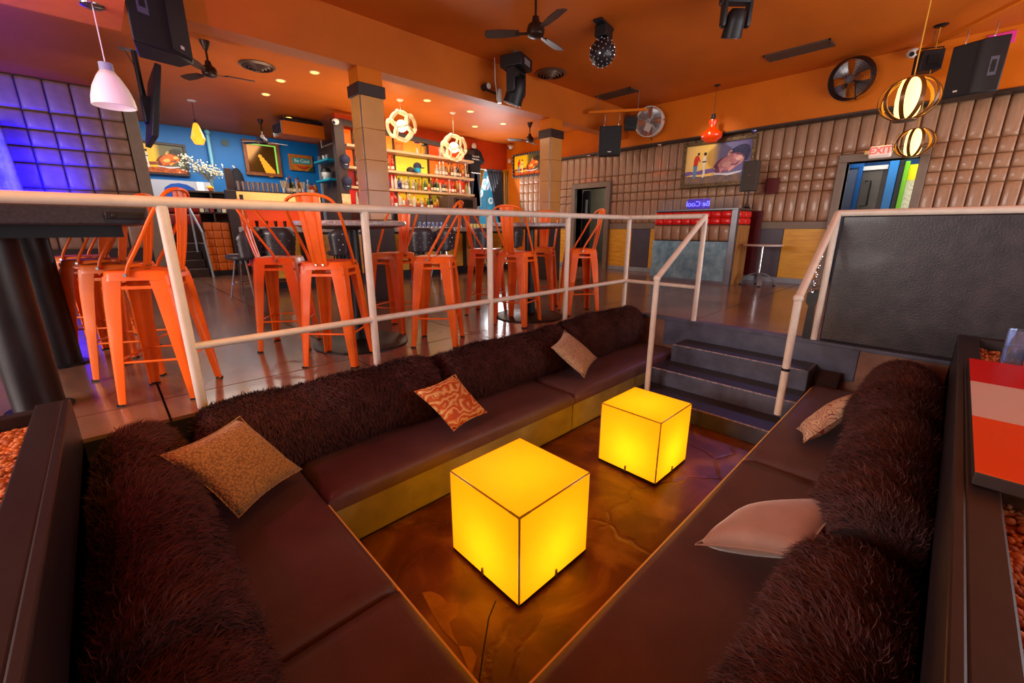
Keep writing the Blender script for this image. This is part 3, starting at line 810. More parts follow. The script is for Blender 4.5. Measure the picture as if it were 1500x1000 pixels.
# ------------------------------------------------------------------ RAILINGS
RB = .027
r1 = thing('pit_railing', 'cream pipe railing along the long bench, turning down beside the stairs', 'railing', (0, 0, 0), 0, 'pipe railings at the pit')
part('top_rail', MB().tube([(-1.6, 2.8, 1.13), (3.5, 2.8, 1.13), (4.65, 2.8, 1.13), (4.65, 1.9, 1.13)], RB, 12), M_cream, r1)
for x in (.25, 1.31, 2.42, 3.48): part('post', MB().cyl((x, 2.8, -.04), (x, 2.8, 1.11), RB * .95, n=12), M_cream, r1)
for (x, y) in ((4.65, 2.8), (4.65, 1.9)): part('post', MB().cyl((x, y, 0), (x, y, 1.11), RB * .95, n=12), M_cream, r1)
xs = [.25, 1.31, 2.42, 3.48, 4.65]
for a, b in zip(xs[:-1], xs[1:]): part('mid_rail', MB().cyl((a, 2.8, .375), (b, 2.8, .375), RB * .8, n=10), M_cream, r1)
part('mid_rail', MB().cyl((4.65, 2.8, .375), (4.65, 1.9, .375), RB * .8, n=10), M_cream, r1)
part('stair_rail', MB().cyl((4.65, 1.9, 1.13), (3.70, 1.895, .55), RB, n=12), M_cream, r1)
part('stair_post', MB().cyl((3.70, 1.895, -.57), (3.70, 1.895, .55), RB, n=12).ball((3.70, 1.895, .55), RB * 1.25, 12, 8), M_cream, r1)
r2 = thing('pit_railing', 'cream pipe handrail by the charcoal leatherette screen, bent down over the stairs', 'railing', (0, 0, 0), 0, 'pipe railings at the pit')
part('top_rail', MB().cyl((4.65, .77, 1.13), (4.65, -2.2, 1.135), RB, n=12), M_cream, r2)
part('post', MB().cyl((4.65, .77, 0), (4.65, .77, 1.11), RB * .95, n=12), M_cream, r2)
part('stair_rail', MB().cyl((4.65, .77, 1.13), (3.68, .75, .50), RB, n=12), M_cream, r2)
part('stair_post', MB().cyl((3.68, .75, -.44), (3.68, .75, .50), RB, n=12).ball((3.68, .75, .50), RB * 1.3, 12, 8), M_cream, r2)
part('collar', MB().cyl((3.68, .75, -.07), (3.68, .75, -.05), RB * 1.1, n=12), M_blackmetal, r2)
sc = thing('leatherette_screen', 'charcoal crinkled leatherette screen filling the railing at the head of the pit', 'screen', (4.67, -.7, 0))
part('padded_sheet', rounded_slab(-.0, 1.0, 0, 1.0, 0, 1.0), M_board, sc)
bpy.data.objects.remove(sc.children[0])
def board():
    mb = MB(); n = 12
    mb.box(-.015, .02, -1.5, 1.43, .012, 1.105)
    return mb
part('padded_sheet', board(), M_board, sc, bevel=.01)
part('back_frame', MB().box(.02, .05, -1.5, 1.43, .005, 1.10), M_darkwood, sc, smooth=False)
ch = thing('chain', 'short steel chain hanging beside the screen post at the stairs', 'chain', (4.66, .835, 1.02))
for k in range(15):
    z = .0 - k * .040; y = -.02 + .0025 * k
    pts = [((.013 * math.cos(t) if k % 2 else 0), y + (0 if k % 2 else .013 * math.cos(t)), z + .026 * math.sin(t)) for t in [2 * PI * i / 10 for i in range(10)]]
    part('link', MB().tube(pts, .0048, 5, closed=True), M_chrome, ch)
part('chain_hook', MB().tube([(0, -.02, .02), (0, -.04, .05), (0, -.065, .05)], .006, 6), M_chrome, ch)
tag(part('door_stop', MB().prism([(-.035, 0), (.03, 0), (.025, .30), (.05, .33), (.05, .42), (-.03, .46), (-.04, .38), (-.02, .30)], -.025, .025, 'x'), M_blackmetal, None, (4.72, .845, 0)), 'dark bracket standing on the floor behind the stair post', 'bracket')

# ------------------------------------------------------------------ PLANTERS, STRIPED TABLE
pl = thing('pebble_planter', 'plum painted planter of amber pebbles beside the corner bench', 'planter', (-.24, 0, 0), 0, 'pebble planters')
part('inner_board', MB().box(-.03, 0, -1.0, 2.80, -.30, .22), M_planter, pl, bevel=.006, smooth=False)
part('rim_board', MB().box(-.115, -.028, -1.0, 2.80, .13, .218), M_planter, pl, bevel=.006, smooth=False)
part('end_board', MB().box(-1.4, -.03, 2.74, 2.80, -.02, .20), M_planter, pl, bevel=.006, smooth=False)
M_peb = mat('amber_pebble', (196, 124, 70), .8, var=.3, vscale=14)
M_peb2 = mat('rust_pebble', (164, 92, 54), .8, var=.3, vscale=14)
def pebbles(parent, x0, x1, y0, y1, z, n, r, fill):
    for mi, mm in enumerate((M_peb, M_peb2)):
        fb_ = MB()
        for k in range(fill):
            rr = r * (.6 + .6 * random.random())
            fb_.ball((x0 + (x1 - x0) * random.random(), y0 + (y1 - y0) * random.random(), z), rr, 6, 4, (1, .8, .6))
        q = part('small_pebbles', fb_, mm, parent, angle=3.2); q['kind'] = 'stuff'
    for k in range(n):
        mb = MB(); rr = r * (.7 + .7 * random.random())
        mb.ball((0, 0, 0), rr, 7, 5, (1, .75 + .4 * random.random(), .55 + .3 * random.random()))
        x = x0 + (x1 - x0) * random.random(); y = y0 + (y1 - y0) * random.random()
        part('pebble', mb, random.choice((M_peb, M_peb, M_peb2)), parent, (x, y, z + rr * .15 * random.random()), (random.random() * .6, random.random() * .6, random.random() * 6), angle=3.2)
part('pebble_bed', MB().box(-1.35, -.115, -1.0, 2.74, -.02, .13), M_peb2, pl, smooth=False)
pebbles(pl, -.36, -.118, 1.2, 2.73, .14, 280, .013, 900)
pr = thing('pebble_planter', 'plum painted planter of amber pebbles beside the stair-side bench, under the striped table', 'planter', (0, -.13, 0), 0, 'pebble planters')
part('inner_board', MB().box(-.235, 4.62, -.03, 0, -.30, .22), M_planter, pr, bevel=.006, smooth=False)
part('rim_board', MB().box(-.235, 4.62, -.105, -.028, .14, .218), M_planter, pr, bevel=.006, smooth=False)
part('end_board', MB().box(4.56, 4.62, -1.3, -.10, .0, .215), M_planter, pr, bevel=.006, smooth=False)
part('pebble_bed', MB().box(-.235, 4.56, -1.3, -.105, -.02, .13), M_peb2, pr, smooth=False)
pebbles(pr, 1.0, 1.95, -.36, -.108, .14, 120, .014, 450)
pebbles(pr, 3.5, 4.54, -.75, -.108, .14, 170, .014, 500)
ts = thing('striped_table', 'low table top striped red, white and orange resting on the pebble planter', 'table', (2.7, -.17, .22), 0)
part('tabletop', MB().box(-.85, .85, -.9, 0, 0, .045), M_darkwood, ts, bevel=.004, smooth=False)
part('stripe_panel', MB().box(.31, .85, -.9, 0, .045, .049), mat('red_laminate', (190, 4, 6), .45, spec=.2), ts, smooth=False, label='red laminate stripe')
part('stripe_panel', MB().box(-.27, .31, -.9, 0, .045, .049), mat('white_laminate', (206, 186, 182), .45, spec=.2), ts, smooth=False, label='white laminate stripe')
part('stripe_panel', MB().box(-.85, -.27, -.9, 0, .045, .049), mat('orange_laminate', (222, 74, 10), .45, spec=.2), ts, smooth=False, label='orange laminate stripe')
M_glass = mat('clear_glass', (205, 218, 255), .05, trans=.86, ior=1.45, coat=.5)
def tumbler(label, x, y, z, r, h, grp='glasses on the striped table planter'):
    t = thing('drinking_glass', label, 'glass', (x, y, z), 0, grp)
    part('glass_body', MB().lathe([(r * .86, 0), (r * .9, .012), (r, h), (r - .003, h), (r * .86, .018), (0.0005, .016)], 20), M_glass, t, angle=1.0)
    return t
tumbler('tall clear tumbler at the far edge of the striped table', 3.74, -.345, .165, .05, .27)
tumbler('short faceted clear tumbler beside the tall one, by the striped table', 3.70, -.44, .165, .05, .16)
tumbler('second short clear tumbler at the frame edge, by the striped table', 3.80, -.52, .165, .05, .16)

# ------------------------------------------------------------------ STOOLS AND HIGH TABLES
def make_stool(label, group):
    t = thing('metal_bar_stool', label, 'stool', (0, 0, 0), 0, group)
    SH = .775; a = .155
    # seat: rounded square pan with skirt
    def rsq(s, r, n=5):
        pts = []
        for (cx, cy, a0) in ((s - r, s - r, 0), (-s + r, s - r, 90), (-s + r, -s + r, 180), (s - r, -s + r, 270)):
            for k in range(n + 1):
                t_ = math.radians(a0 + 90 * k / n); pts.append((cx + r * math.cos(t_), cy + r * math.sin(t_)))
        return pts
    mb = MB()
    levels = [(a - .022, .035, SH - .004), (a - .012, .04, SH), (a - .004, .043, SH - .003), (a, .045, SH - .012), (a + .006, .047, SH - .055)]
    n = None; vs = []
    for s, r, z in levels:
        q = rsq(s, r); n = len(q); vs += [(x, y, z) for x, y in q]
    fs = [(i * n + j, i * n + (j + 1) % n, (i + 1) * n + (j + 1) % n, (i + 1) * n + j) for i in range(len(levels) - 1) for j in range(n)]
    fs.append(tuple(range(n)))
    mb.add(vs, fs)
    s_ = part('seat', mb, M_stool, t, angle=.9)
    part('handle_slot', MB().cyl((-.028, 0, SH - .0035), (-.028, 0, SH - .0028), .009, n=10).cyl((.028, 0, SH - .0035), (.028, 0, SH - .0028), .009, n=10).box(-.028, .028, -.009, .009, SH - .0035, SH - .0028), M_rubber, s_)
    # legs: folded sheet-metal channels splaying from the seat corners
    for sx in (-1, 1):
        for sy in (-1, 1):
            mb = MB(); vs = []
            for (c, w, z) in ((.150, .088, SH - .030), (.163, .080, SH - .16), (.180, .062, .35), (.199, .038, .010)):
                o = [(c - w, c + .004), (c - w * .35, c + .006), (c - .006, c + .003), (c + .003, c - .006), (c + .006, c - w * .35), (c + .004, c - w)]
                i_ = [(c - .004, c - w), (c - .004, c - w * .35), (c - .012, c - .012), (c - w * .35, c - .004), (c - w, c - .004)]
                vs += [(sx * x, sy * y, z) for x, y in o + i_]
            k = 11
            fs = [(l * k + j, l * k + (j + 1) % k, (l + 1) * k + (j + 1) % k, (l + 1) * k + j) for l in range(3) for j in range(k)]
            fs += [tuple(range(k)), tuple(3 * k + j for j in range(k))]
            mb.add(vs, fs)
            lg = part('leg', mb, M_stool, t, angle=.6)
            part('foot_cap', MB().prism([(sx * (.160), sy * .206), (sx * .206, sy * .206), (sx * .206, sy * .160), (sx * .188, sy * .188)], 0, .012, 'z'), M_rubber, lg, smooth=False)
    z = .255
    for (p, q) in (((-1, -1), (1, -1)), ((1, -1), (1, 1)), ((1, 1), (-1, 1)), ((-1, 1), (-1, -1))):
        part('footrest_bar', MB().cyl((p[0] * .180, p[1] * .180, z), (q[0] * .180, q[1] * .180, z), .0075, n=8), M_stool, t)
    for (p, q) in (((-1, -1), (1, -1)), ((1, -1), (1, 1)), ((1, 1), (-1, 1)), ((-1, 1), (-1, -1))):
        part('seat_brace', MB().box(min(p[0], q[0]) * .155 - .004, max(p[0], q[0]) * .155 + .004, min(p[1], q[1]) * .155 - .004, max(p[1], q[1]) * .155 + .004, .672, .690), M_stool, t, smooth=False)
    # back hoop and splat
    pts = [(-.163, .03, .745), (-.166, .015, .80), (-.172, -.06, .915), (-.180, -.14, 1.055), (-.176, -.195, 1.14), (-.150, -.222, 1.19), (-.085, -.238, 1.216), (0, -.243, 1.222)]
    pts = pts + [(-x, y, z_) for x, y, z_ in pts[-2::-1]]
    for _ in range(2):
        q = [pts[0]]
        for a_, b_ in zip(pts[:-1], pts[1:]):
            q += [tuple(.75 * u + .25 * v for u, v in zip(a_, b_)), tuple(.25 * u + .75 * v for u, v in zip(a_, b_))]
        pts = q + [pts[-1]]
    part('back_hoop', MB().tube(pts, .0105, 8), M_stool, t, angle=3.2)
    mb = MB(); vs = []; rowsn = 7
    for j in range(rowsn):
        v = j / (rowsn - 1)
        w = .050 + .030 * v; y = -.163 - .075 * v - .012 * math.sin(PI * v); zz = SH - .028 + .470 * v
        prof = [(-1, 0), (-.62, 0), (-.5, .006), (-.38, 0), (-.1, 0), (.1, 0), (.38, 0), (.5, .006), (.62, 0), (1, 0)]
        for px, dep in prof: vs.append((px * w, y + (dep if .08 < v < .92 else 0), zz))
        for px, dep in prof[::-1]: vs.append((px * w, y + .004 + (dep if .08 < v < .92 else 0), zz))
    k = 20
    fs = [(l * k + j, l * k + (j + 1) % k, (l + 1) * k + (j + 1) % k, (l + 1) * k + j) for l in range(rowsn - 1) for j in range(k)]
    fs += [tuple(range(k)), tuple((rowsn - 1) * k + j for j in range(k))]
    mb.add(vs, fs)
    sp = part('back_splat', mb, M_stool, t, angle=.35)
    for x in (-.025, .025): part('bolt', MB().cyl((x, -.158, SH - .02), (x, -.176, SH - .02), .007, n=8), M_chrome, sp)
    for s in (-1, 1): part('hoop_bolt', MB().cyl((s * .160, .03, .752), (s * .182, .03, .752), .009, n=8), M_steel, t)
    return t
GS = 'orange metal bar stools with backs'
stool0 = make_stool('', GS)
stools = [
    # x, y, outward angle of the back (deg), label
    (.17, 3.29, -27.3, 'orange metal stool beside the tall black table, nearest the railing, back turned to the bar'),
    (.06, 3.97, -27.3, 'orange metal stool second in the row from the railing at the tall black table'),
    (-.05, 4.65, -27.3, 'orange metal stool third in the row from the railing at the tall black table'),
    (-.16, 5.33, -27.3, 'orange metal stool last in the row at the tall black table, farthest from the railing'),
    (1.20, 3.20, 225, 'orange metal stool with its broad back to the railing, at the nearer round table'),
    (1.06, 3.93, 146, 'orange metal stool left of the prominent one, its leaning back seen edgewise'),
    (2.05, 3.83, 25, 'orange metal stool behind the nearer round table with a white glare on its back'),
    (2.07, 3.12, -46, 'orange metal stool between the two round tables, closest to the railing'),
    (3.27, 3.86, 120, 'orange metal stool behind the farther round table, toward the bar'),
    (3.15, 3.20, 197, 'orange metal stool in front of the farther round table, back toward the viewer'),
    (3.98, 3.62, 32, 'orange metal stool on the far side of the farther round table, toward the service door'),
    (4.10, 3.10, -34, 'orange metal stool farthest along the railing, its back leaning toward the stairs'),
]
for i, (x, y, a_, lb) in enumerate(stools):
    rz = math.radians(a_ + 90)
    if i == 0: stool0.location = (x, y, 0); stool0.rotation_euler = (0, 0, rz); stool0['label'] = lb
    else: dup(stool0, (x, y, 0), rz, lb, GS)
def round_table(label, x, y):
    t = thing('high_round_table', label, 'table', (x, y, 0), 0, 'round granite bar tables')
    part('tabletop', MB().lathe([(0.001, 1.020), (.43, 1.020), (.45, 1.026), (.455, 1.04), (.45, 1.058), (.44, 1.062), (0.001, 1.062)], 48), M_granite, t, angle=.9)
    part('underplate', MB().lathe([(.05, .99), (.30, 1.0), (.41, 1.016), (.41, 1.020), (.001, 1.020)], 32), M_blackmetal, t, angle=.5)
    part('pillar', MB().lathe([(.075, .03), (.062, .30), (.055, .70), (.055, 1.0)], 20), M_blackmetal, t)
    part('base_plate', MB().lathe([(.405, 0), (.405, .010), (.38, .018), (.16, .024), (.11, .034), (.08, .05), (.001, .05)], 48), M_blackmetal, t, angle=.5)
    return t
round_table('high round table with a pale granite top, nearer of the two', 1.56, 3.60)
round_table('high round table with a pale granite top, farther of the two, by the end post', 3.52, 3.38)
bt = thing('tall_pipe_table', 'tall black bar table on two thick pipe posts behind the railing', 'table', (-.4, 4.1, 0))
part('tabletop', MB().box(-.75, .62, -.95, 1.25, 1.02, 1.12), M_blacktop, bt, bevel=.01, smooth=False)
part('apron', MB().box(-.70, .50, -.84, 1.15, .955, 1.02), M_black, bt, smooth=False)
part('table_latch', MB().box(.44, .60, -.975, -.95, 1.05, 1.085).cyl((.475, -.985, 1.068), (.475, -.95, 1.068), .012, n=8), M_blackmetal, bt, bevel=.004)
for (x, y) in ((-.02, -.63), (.03, .46)):
    p_ = part('pipe_post', MB().cyl((x, y, .0), (x, y, .955), .105, n=28), M_pole, bt)
    part('post_flange', MB().cyl((x, y, 0), (x, y, .012), .14, n=28), M_blackmetal, bt)
# ------------------------------------------------------------------ BOOTH AND BACK WALL ITEMS
bo = thing('music_booth', 'booth with zinc front, brown and red padding and a glass top screen', 'booth', (8.14, 3.55, 0))
W2 = .78
part('carcass', MB().box(.03, .70, -W2 + .02, W2 - .02, 0, 1.32), M_darkwood, bo, smooth=False)
part('zinc_panel', MB().box(.0, .03, -W2 + .10, W2, .05, .77), M_zinc, bo, smooth=False, bevel=.003)
part('kick_strip', MB().box(-.004, .03, -W2 + .10, W2, .0, .06), M_steel, bo, smooth=False)
PB = pad_mesh('brown_pad', M_pad, '-x'); PR = pad_mesh('red_pad', M_redpad, '-x')
PRS = pad_mesh('red_pad_side', M_redpad, '-y')
for k in range(8):
    y0 = -W2 + .105 + (2 * W2 - .11) / 8 * k; w = (2 * W2 - .11) / 8 - .006
    link('brown_pad', PB, bo, (.03, y0, .785), (0, 0, 0), (.05, w, .275))
    for z in (1.075, 1.195): link('red_pad', PR, bo, (.03, y0, z), (0, 0, 0), (.055, w, .115))
part('corner_post', MB().box(-.012, .10, -W2, -W2 + .10, 0, 1.335), M_steel, bo, smooth=False, bevel=.004)
part('side_panel', MB().box(.10, .70, -W2, -W2 + .03, .0, 1.06), mat('amber_plywood', (176, 122, 62), .45, rgb2=(140, 92, 44), vscale=3, stretch=(8, 1, 1)), bo, smooth=False)
for k in range(2):
    for z in (1.075, 1.195): link('red_pad_side', PRS, bo, (.105 + .295 * k, -W2 + .03, z), (0, 0, 0), (.285, .05, .115))
part('counter_top', MB().box(-.02, .72, -W2 - .01, W2 + .01, 1.325, 1.355), M_steel, bo, bevel=.004, smooth=False)
part('glass_screen', MB().box(.06, .068, -W2 + .02, W2 - .04, 1.355, 1.545), mat('booth_glass', (232, 232, 240), .04, trans=.9, ior=1.2), bo, smooth=False)
ns = thing('neon_sign', 'blue neon script sign standing behind the booth glass, seen from its back', 'sign', (8.30, 3.56, 1.357), -PI / 2)
part('acrylic_backing', MB().box(-.21, .21, .012, .018, 0, .19), mat('violet_acrylic', (90, 40, 190), .2, emit=(80, 30, 220), estr=.45), ns, smooth=False, bevel=.003)
text_mesh('neon_lettering', 'Be Cool', .135, mat('blue_neon_tube', (120, 120, 255), .3, emit=(110, 110, 255), estr=3.0), ns, (0, -.004, .095), (PI / 2, 0, 0), .006, mirror=True)
sp = thing('speaker_on_pole', 'dark grey speaker on a black pole at the end of the booth', 'speaker', (8.62, 2.80, 1.357))
part('pole', MB().cyl((0, 0, .05), (0, 0, .32), .014, n=10), M_black, sp)
part('pole_foot', MB().cyl((0, 0, .0), (0, 0, .04), .05, .03, n=12).tube([(-.08, .03, .0), (0, 0, .10), (.08, -.03, 0)], .008, 6), M_black, sp)
cb = part('cabinet', MB().prism([(-.10, -.125), (-.11, .10), (-.06, .125), (.10, .11), (.10, -.11)], .30, .80), mat('grey_brown_grille', (72, 62, 54), .6, bump=.2, bscale=300), sp, bevel=.008)
part('side_cheek', MB().prism([(-.112, .098), (-.062, .128), (.03, .125), (.03, .135), (-.07, .140), (-.12, .105)], .29, .81), M_black, cb, smooth=False)
part('logo_dot', MB().cyl((-.108, .0, .56), (-.101, .0, .56), .012, n=10), mat('red_badge', (150, 50, 40), .4), cb)
tb = thing('cafe_table', 'small pale cafe table on a chrome pole with arched feet, beside the booth', 'table', (8.55, 2.42, 0))
part('tabletop', MB().lathe([(.001, .70), (.30, .70), (.315, .71), (.315, .72), (.30, .73), (.001, .73)], 32), mat('pale_laminate', (206, 198, 192), .3), tb, angle=.6)
part('pole', MB().cyl((0, 0, .22), (0, 0, .70), .022, n=12), M_chrome, tb)
for a_ in (0.4, 0.4 + PI / 2):
    ca, sa = math.cos(a_), math.sin(a_)
    pts = [(.27 * math.cos(t) * ca, .27 * math.cos(t) * sa, .02 + .20 * math.sin(t)) for t in [PI * i / 14 for i in range(15)]]
    part('arched_foot', MB().band(pts, (-sa, ca, 0), .075, .022), mat('grey_cast_iron', (120, 124, 132), .35, .4), tb, angle=.6)
    for s in (-1, 1): part('glide', MB().cyl((s * .27 * ca, s * .27 * sa, 0), (s * .27 * ca, s * .27 * sa, .02), .022, n=8), M_rubber, tb)
tag(part('speaker_shadow_panel', MB().box(0, .02, -.10, .10, -.14, .14), mat('speaker_shadow_red', (92, 14, 14), .6, var=.1), None, (9.2, 2.60, 1.77), bevel=.004), 'painted shadow of the pole speaker, a dark red square on the padded wall', 'panel')  # flat panel coloured as the speaker's red-lit shadow
tag(part('booth_shadow_panel', MB().box(0, .03, -.13, .13, .0, 1.22), mat('booth_shadow_red', (84, 8, 14), .4, var=.2), None, (9.21, 2.82, 0.11), bevel=.004), 'painted shadow of the booth, a tall deep red panel behind the cafe table', 'panel')  # thin panel coloured as the booth's shadow on the wall

# ---- painted pictures (flat art inside real frames); local x right, z up, facing -y
def art(root, w, h, kind):
    def poly(name, pts, m, lay):
        return part(name, MB().prism([((u - .5) * w, (v - .5) * h) for u, v in pts], -.004 - .0012 * lay, -.0035 - .0012 * lay + .0003, 'y'), m, root, smooth=False)
    def blob(cx, cy, rx, ry, n=18, rot=0):
        return [(cx + rx * math.cos(t) * math.cos(rot) - ry * math.sin(t) * math.sin(rot), cy + (rx * math.cos(t) * math.sin(rot) + ry * math.sin(t) * math.cos(rot))) for t in [2 * PI * i / n for i in range(n)]]
    warm = kind != 'violet'
    E = dict(estr=.0)
    m = bpy.data.materials.get('art_sky_' + kind)
    if not m:
        m = bpy.data.materials.new('art_sky_' + kind); m.use_nodes = True
        nt = m.node_tree; N = nt.nodes; L = nt.links
        tc = N.new('ShaderNodeTexCoord'); sx = N.new('ShaderNodeSeparateXYZ'); L.new(tc.outputs['Object'], sx.inputs[0])
        mr = N.new('ShaderNodeMapRange'); mr.inputs[1].default_value = -w / 2; mr.inputs[2].default_value = w / 2
        L.new(sx.outputs[0], mr.inputs[0])
        cr = N.new('ShaderNodeValToRGB'); e = cr.color_ramp.elements
        if warm: cs = [(0, (250, 190, 8)), (.45, (255, 200, 10)), (.56, (110, 96, 40)), (1, (62, 70, 56))]
        else: cs = [(0, (236, 190, 110)), (.42, (255, 206, 92)), (.54, (120, 116, 150)), (1, (104, 92, 150))]
        e[0].color = (*lin(cs[0][1]), 1); e[1].color = (*lin(cs[3][1]), 1); e[0].position = 0; e[1].position = 1
        for p_, c_ in cs[1:3]:
            x = e.new(p_); x.color = (*lin(c_), 1)
        L.new(mr.outputs[0], cr.inputs[0]); L.new(cr.outputs[0], N['Principled BSDF'].inputs['Base Color'])
        N['Principled BSDF'].inputs['Roughness'].default_value = .45
    poly('painted_sky', [(0, 0), (1, 0), (1, 1), (0, 1)], m, 0)
    ground = mat('art_ground_' + kind, (226, 110, 20) if warm else (150, 112, 70), .5, rgb2=(150, 50, 10) if warm else (96, 84, 96), vscale=9)
    hills = mat('art_hills_' + kind, (150, 60, 24) if warm else (120, 92, 150), .5)
    skin = mat('art_skin_' + kind, (240, 120, 30) if warm else (226, 160, 156), .5, rgb2=(190, 80, 18) if warm else (176, 104, 116), vscale=7)
    skin2 = mat('art_skin_light_' + kind, (255, 196, 96) if warm else (236, 184, 172), .5)
    skin3 = mat('art_skin_shade_' + kind, (120, 40, 10) if warm else (116, 60, 82), .5)
    hair = mat('art_hair_' + kind, (70, 60, 40) if warm else (52, 50, 96), .5, rgb2=(30, 26, 22) if warm else (28, 26, 60), vscale=14)
    cloth = mat('art_cloth', (226, 224, 226), .5)
    red = mat('art_red', (206, 46, 20), .5); bl = mat('art_denim', (96, 132, 176), .5); dk = mat('art_dark', (40, 30, 36), .5); wh = mat('art_pale', (236, 222, 196), .5)
    poly('painted_ground', [(0, 0), (1, 0), (1, .17), (.6, .2), (.3, .18), (0, .22)], ground, 1)
    poly('painted_hills', [(0, .22), (0, .33), (.08, .35), (.16, .31), (.27, .36), (.36, .37), (.46, .38), (.5, .28), (.3, .24), (.12, .25)], hills, 1)
    # the couple
    poly('painted_shirt', [(.135, .48), (.20, .48), (.215, .62), (.235, .56), (.245, .58), (.215, .72), (.19, .75), (.16, .73), (.135, .64)], red, 2)
    poly('painted_jeans', [(.13, .49), (.20, .49), (.195, .3), (.185, .16), (.14, .15), (.14, .3)], bl, 2)
    poly('painted_head', blob(.205, .78, .020, .035), dk, 3)
    poly('painted_dress', [(.28, .48), (.325, .48), (.335, .60), (.325, .70), (.29, .70), (.275, .60)], wh, 2)
    poly('painted_legs', [(.285, .48), (.32, .48), (.335, .2), (.30, .14), (.285, .2), (.30, .3)], wh, 2)
    poly('painted_belt', [(.275, .55), (.335, .55), (.335, .585), (.275, .585)], dk, 3)
    poly('painted_hair', blob(.312, .765, .024, .042), dk, 3)
    # the sleeping head lying on its side, chin to the left, hair to the right
    poly('painted_hairline', [(.69, .70), (.71, .79), (.75, .84), (.82, .89), (.90, .90), (.96, .85), (.985, .73), (.975, .60), (.945, .50), (.89, .50), (.84, .62), (.77, .68)], hair, 2)
    poly('painted_face', [(.475, .30), (.49, .37), (.515, .44), (.545, .51), (.58, .575), (.625, .63), (.68, .68), (.74, .71), (.80, .715), (.855, .69), (.895, .635), (.91, .565), (.895, .49), (.86, .43), (.82, .385), (.785, .345), (.745, .295), (.705, .255), (.675, .255), (.655, .285), (.635, .275), (.615, .245), (.585, .25), (.56, .235), (.52, .24), (.49, .265)], skin, 3)
    poly('painted_neck', [(.455, .40), (.50, .36), (.56, .50), (.62, .64), (.56, .60), (.50, .52)], skin3, 2)
    poly('painted_ear', [(.655, .66), (.66, .72), (.685, .775), (.715, .79), (.725, .765), (.705, .71), (.69, .67)], skin2, 4)
    poly('painted_ear_fold', [(.675, .69), (.685, .735), (.705, .76), (.70, .72)], skin3, 5)
    poly('painted_cheek', blob(.655, .45, .075, .055, rot=.75), skin2, 4)
    poly('painted_forehead', blob(.835, .575, .060, .045, rot=.95), skin2, 4)
    poly('painted_nose_ridge', [(.785, .40), (.765, .36), (.72, .29), (.695, .275), (.705, .315), (.745, .37)], skin2, 4)
    poly('painted_nostril', [(.675, .262), (.69, .268), (.70, .285), (.68, .29), (.662, .285)], skin3, 5)
    poly('painted_eyelid', [(.715, .43), (.745, .41), (.775, .425), (.79, .455), (.765, .445), (.74, .445)], skin3, 5)
    poly('painted_brow', [(.775, .395), (.805, .42), (.835, .475), (.845, .515), (.82, .485), (.79, .435)], hair, 5)
    poly('painted_temple_shade', [(.80, .66), (.86, .64), (.89, .58), (.905, .57), (.895, .635), (.855, .69), (.80, .715), (.74, .71)], skin3, 4)
    poly('painted_lips', [(.588, .252), (.612, .262), (.632, .285), (.645, .31), (.622, .305), (.60, .285)], skin3, 5)
    poly('painted_jaw', [(.475, .30), (.49, .37), (.515, .44), (.535, .42), (.545, .35), (.565, .29), (.56, .25), (.52, .24), (.49, .265)], skin3, 4)
    poly('painted_pillow', [(.46, .235), (.52, .205), (.60, .19), (.68, .165), (.76, .18), (.87, .225), (.91, .265), (.80, .245), (.70, .225), (.60, .225), (.50, .245)], cloth, 4)
def picture(name, label, loc, rz, w, h, fw, mframe, kind, studs=None):
    r = thing(name, label, 'picture', loc, rz)
    part('backing', MB().box(-w / 2, w / 2, -.003, .02, -h / 2, h / 2), M_darkwood, r, smooth=False)
    f = MB()
    for (a, b, c, d) in ((-w / 2 - fw, w / 2 + fw, h / 2, h / 2 + fw), (-w / 2 - fw, w / 2 + fw, -h / 2 - fw, -h / 2), (-w / 2 - fw, -w / 2, -h / 2, h / 2), (w / 2, w / 2 + fw, -h / 2, h / 2)):
        f.box(a, b, -.035, .02, c, d)
    part('frame', f, mframe, r, smooth=False, bevel=.006)
    if studs:
        s = MB()
        nx = int((w + fw) / .09); nz = int((h + fw) / .09)
        for i in range(nx + 1):
            x = -(w + fw) / 2 + (w + fw) * i / nx
            for z in (-(h + fw) / 2, (h + fw) / 2): s.ball((x, -.036, z), .011, 6, 4)
        for i in range(1, nz):
            z = -(h + fw) / 2 + (h + fw) * i / nz
            for x in (-(w + fw) / 2, (w + fw) / 2): s.ball((x, -.036, z), .011, 6, 4)
        part('frame_studs', s, studs, r)
    if kind: art(r, w, h, kind)
    return r
M_gilt = mat('antique_gilt', (122, 96, 58), .4, .4, rgb2=(70, 52, 34), vscale=20)
picture('framed_painting', 'large studded-frame painting of a couple at sunset and a sleeping face', (9.19, 3.66, 2.27), -PI / 2, 1.26, .74, .07, M_gilt, 'violet', mat('brass_stud', (170, 140, 90), .3, .7))
picture('framed_painting', 'orange and yellow couple painting on the far wall past the padded column', (9.53, 9.28, 2.83), -PI / 2, 1.10, .56, .05, M_black, 'warm', mat('pearl_stud', (220, 210, 190), .3))
picture('framed_painting', 'orange sleeping-face painting on the blue wall behind the hanging screen', (1.42, 14.44, 2.72), 0, 1.10, .66, .06, M_darkwood, 'warm')

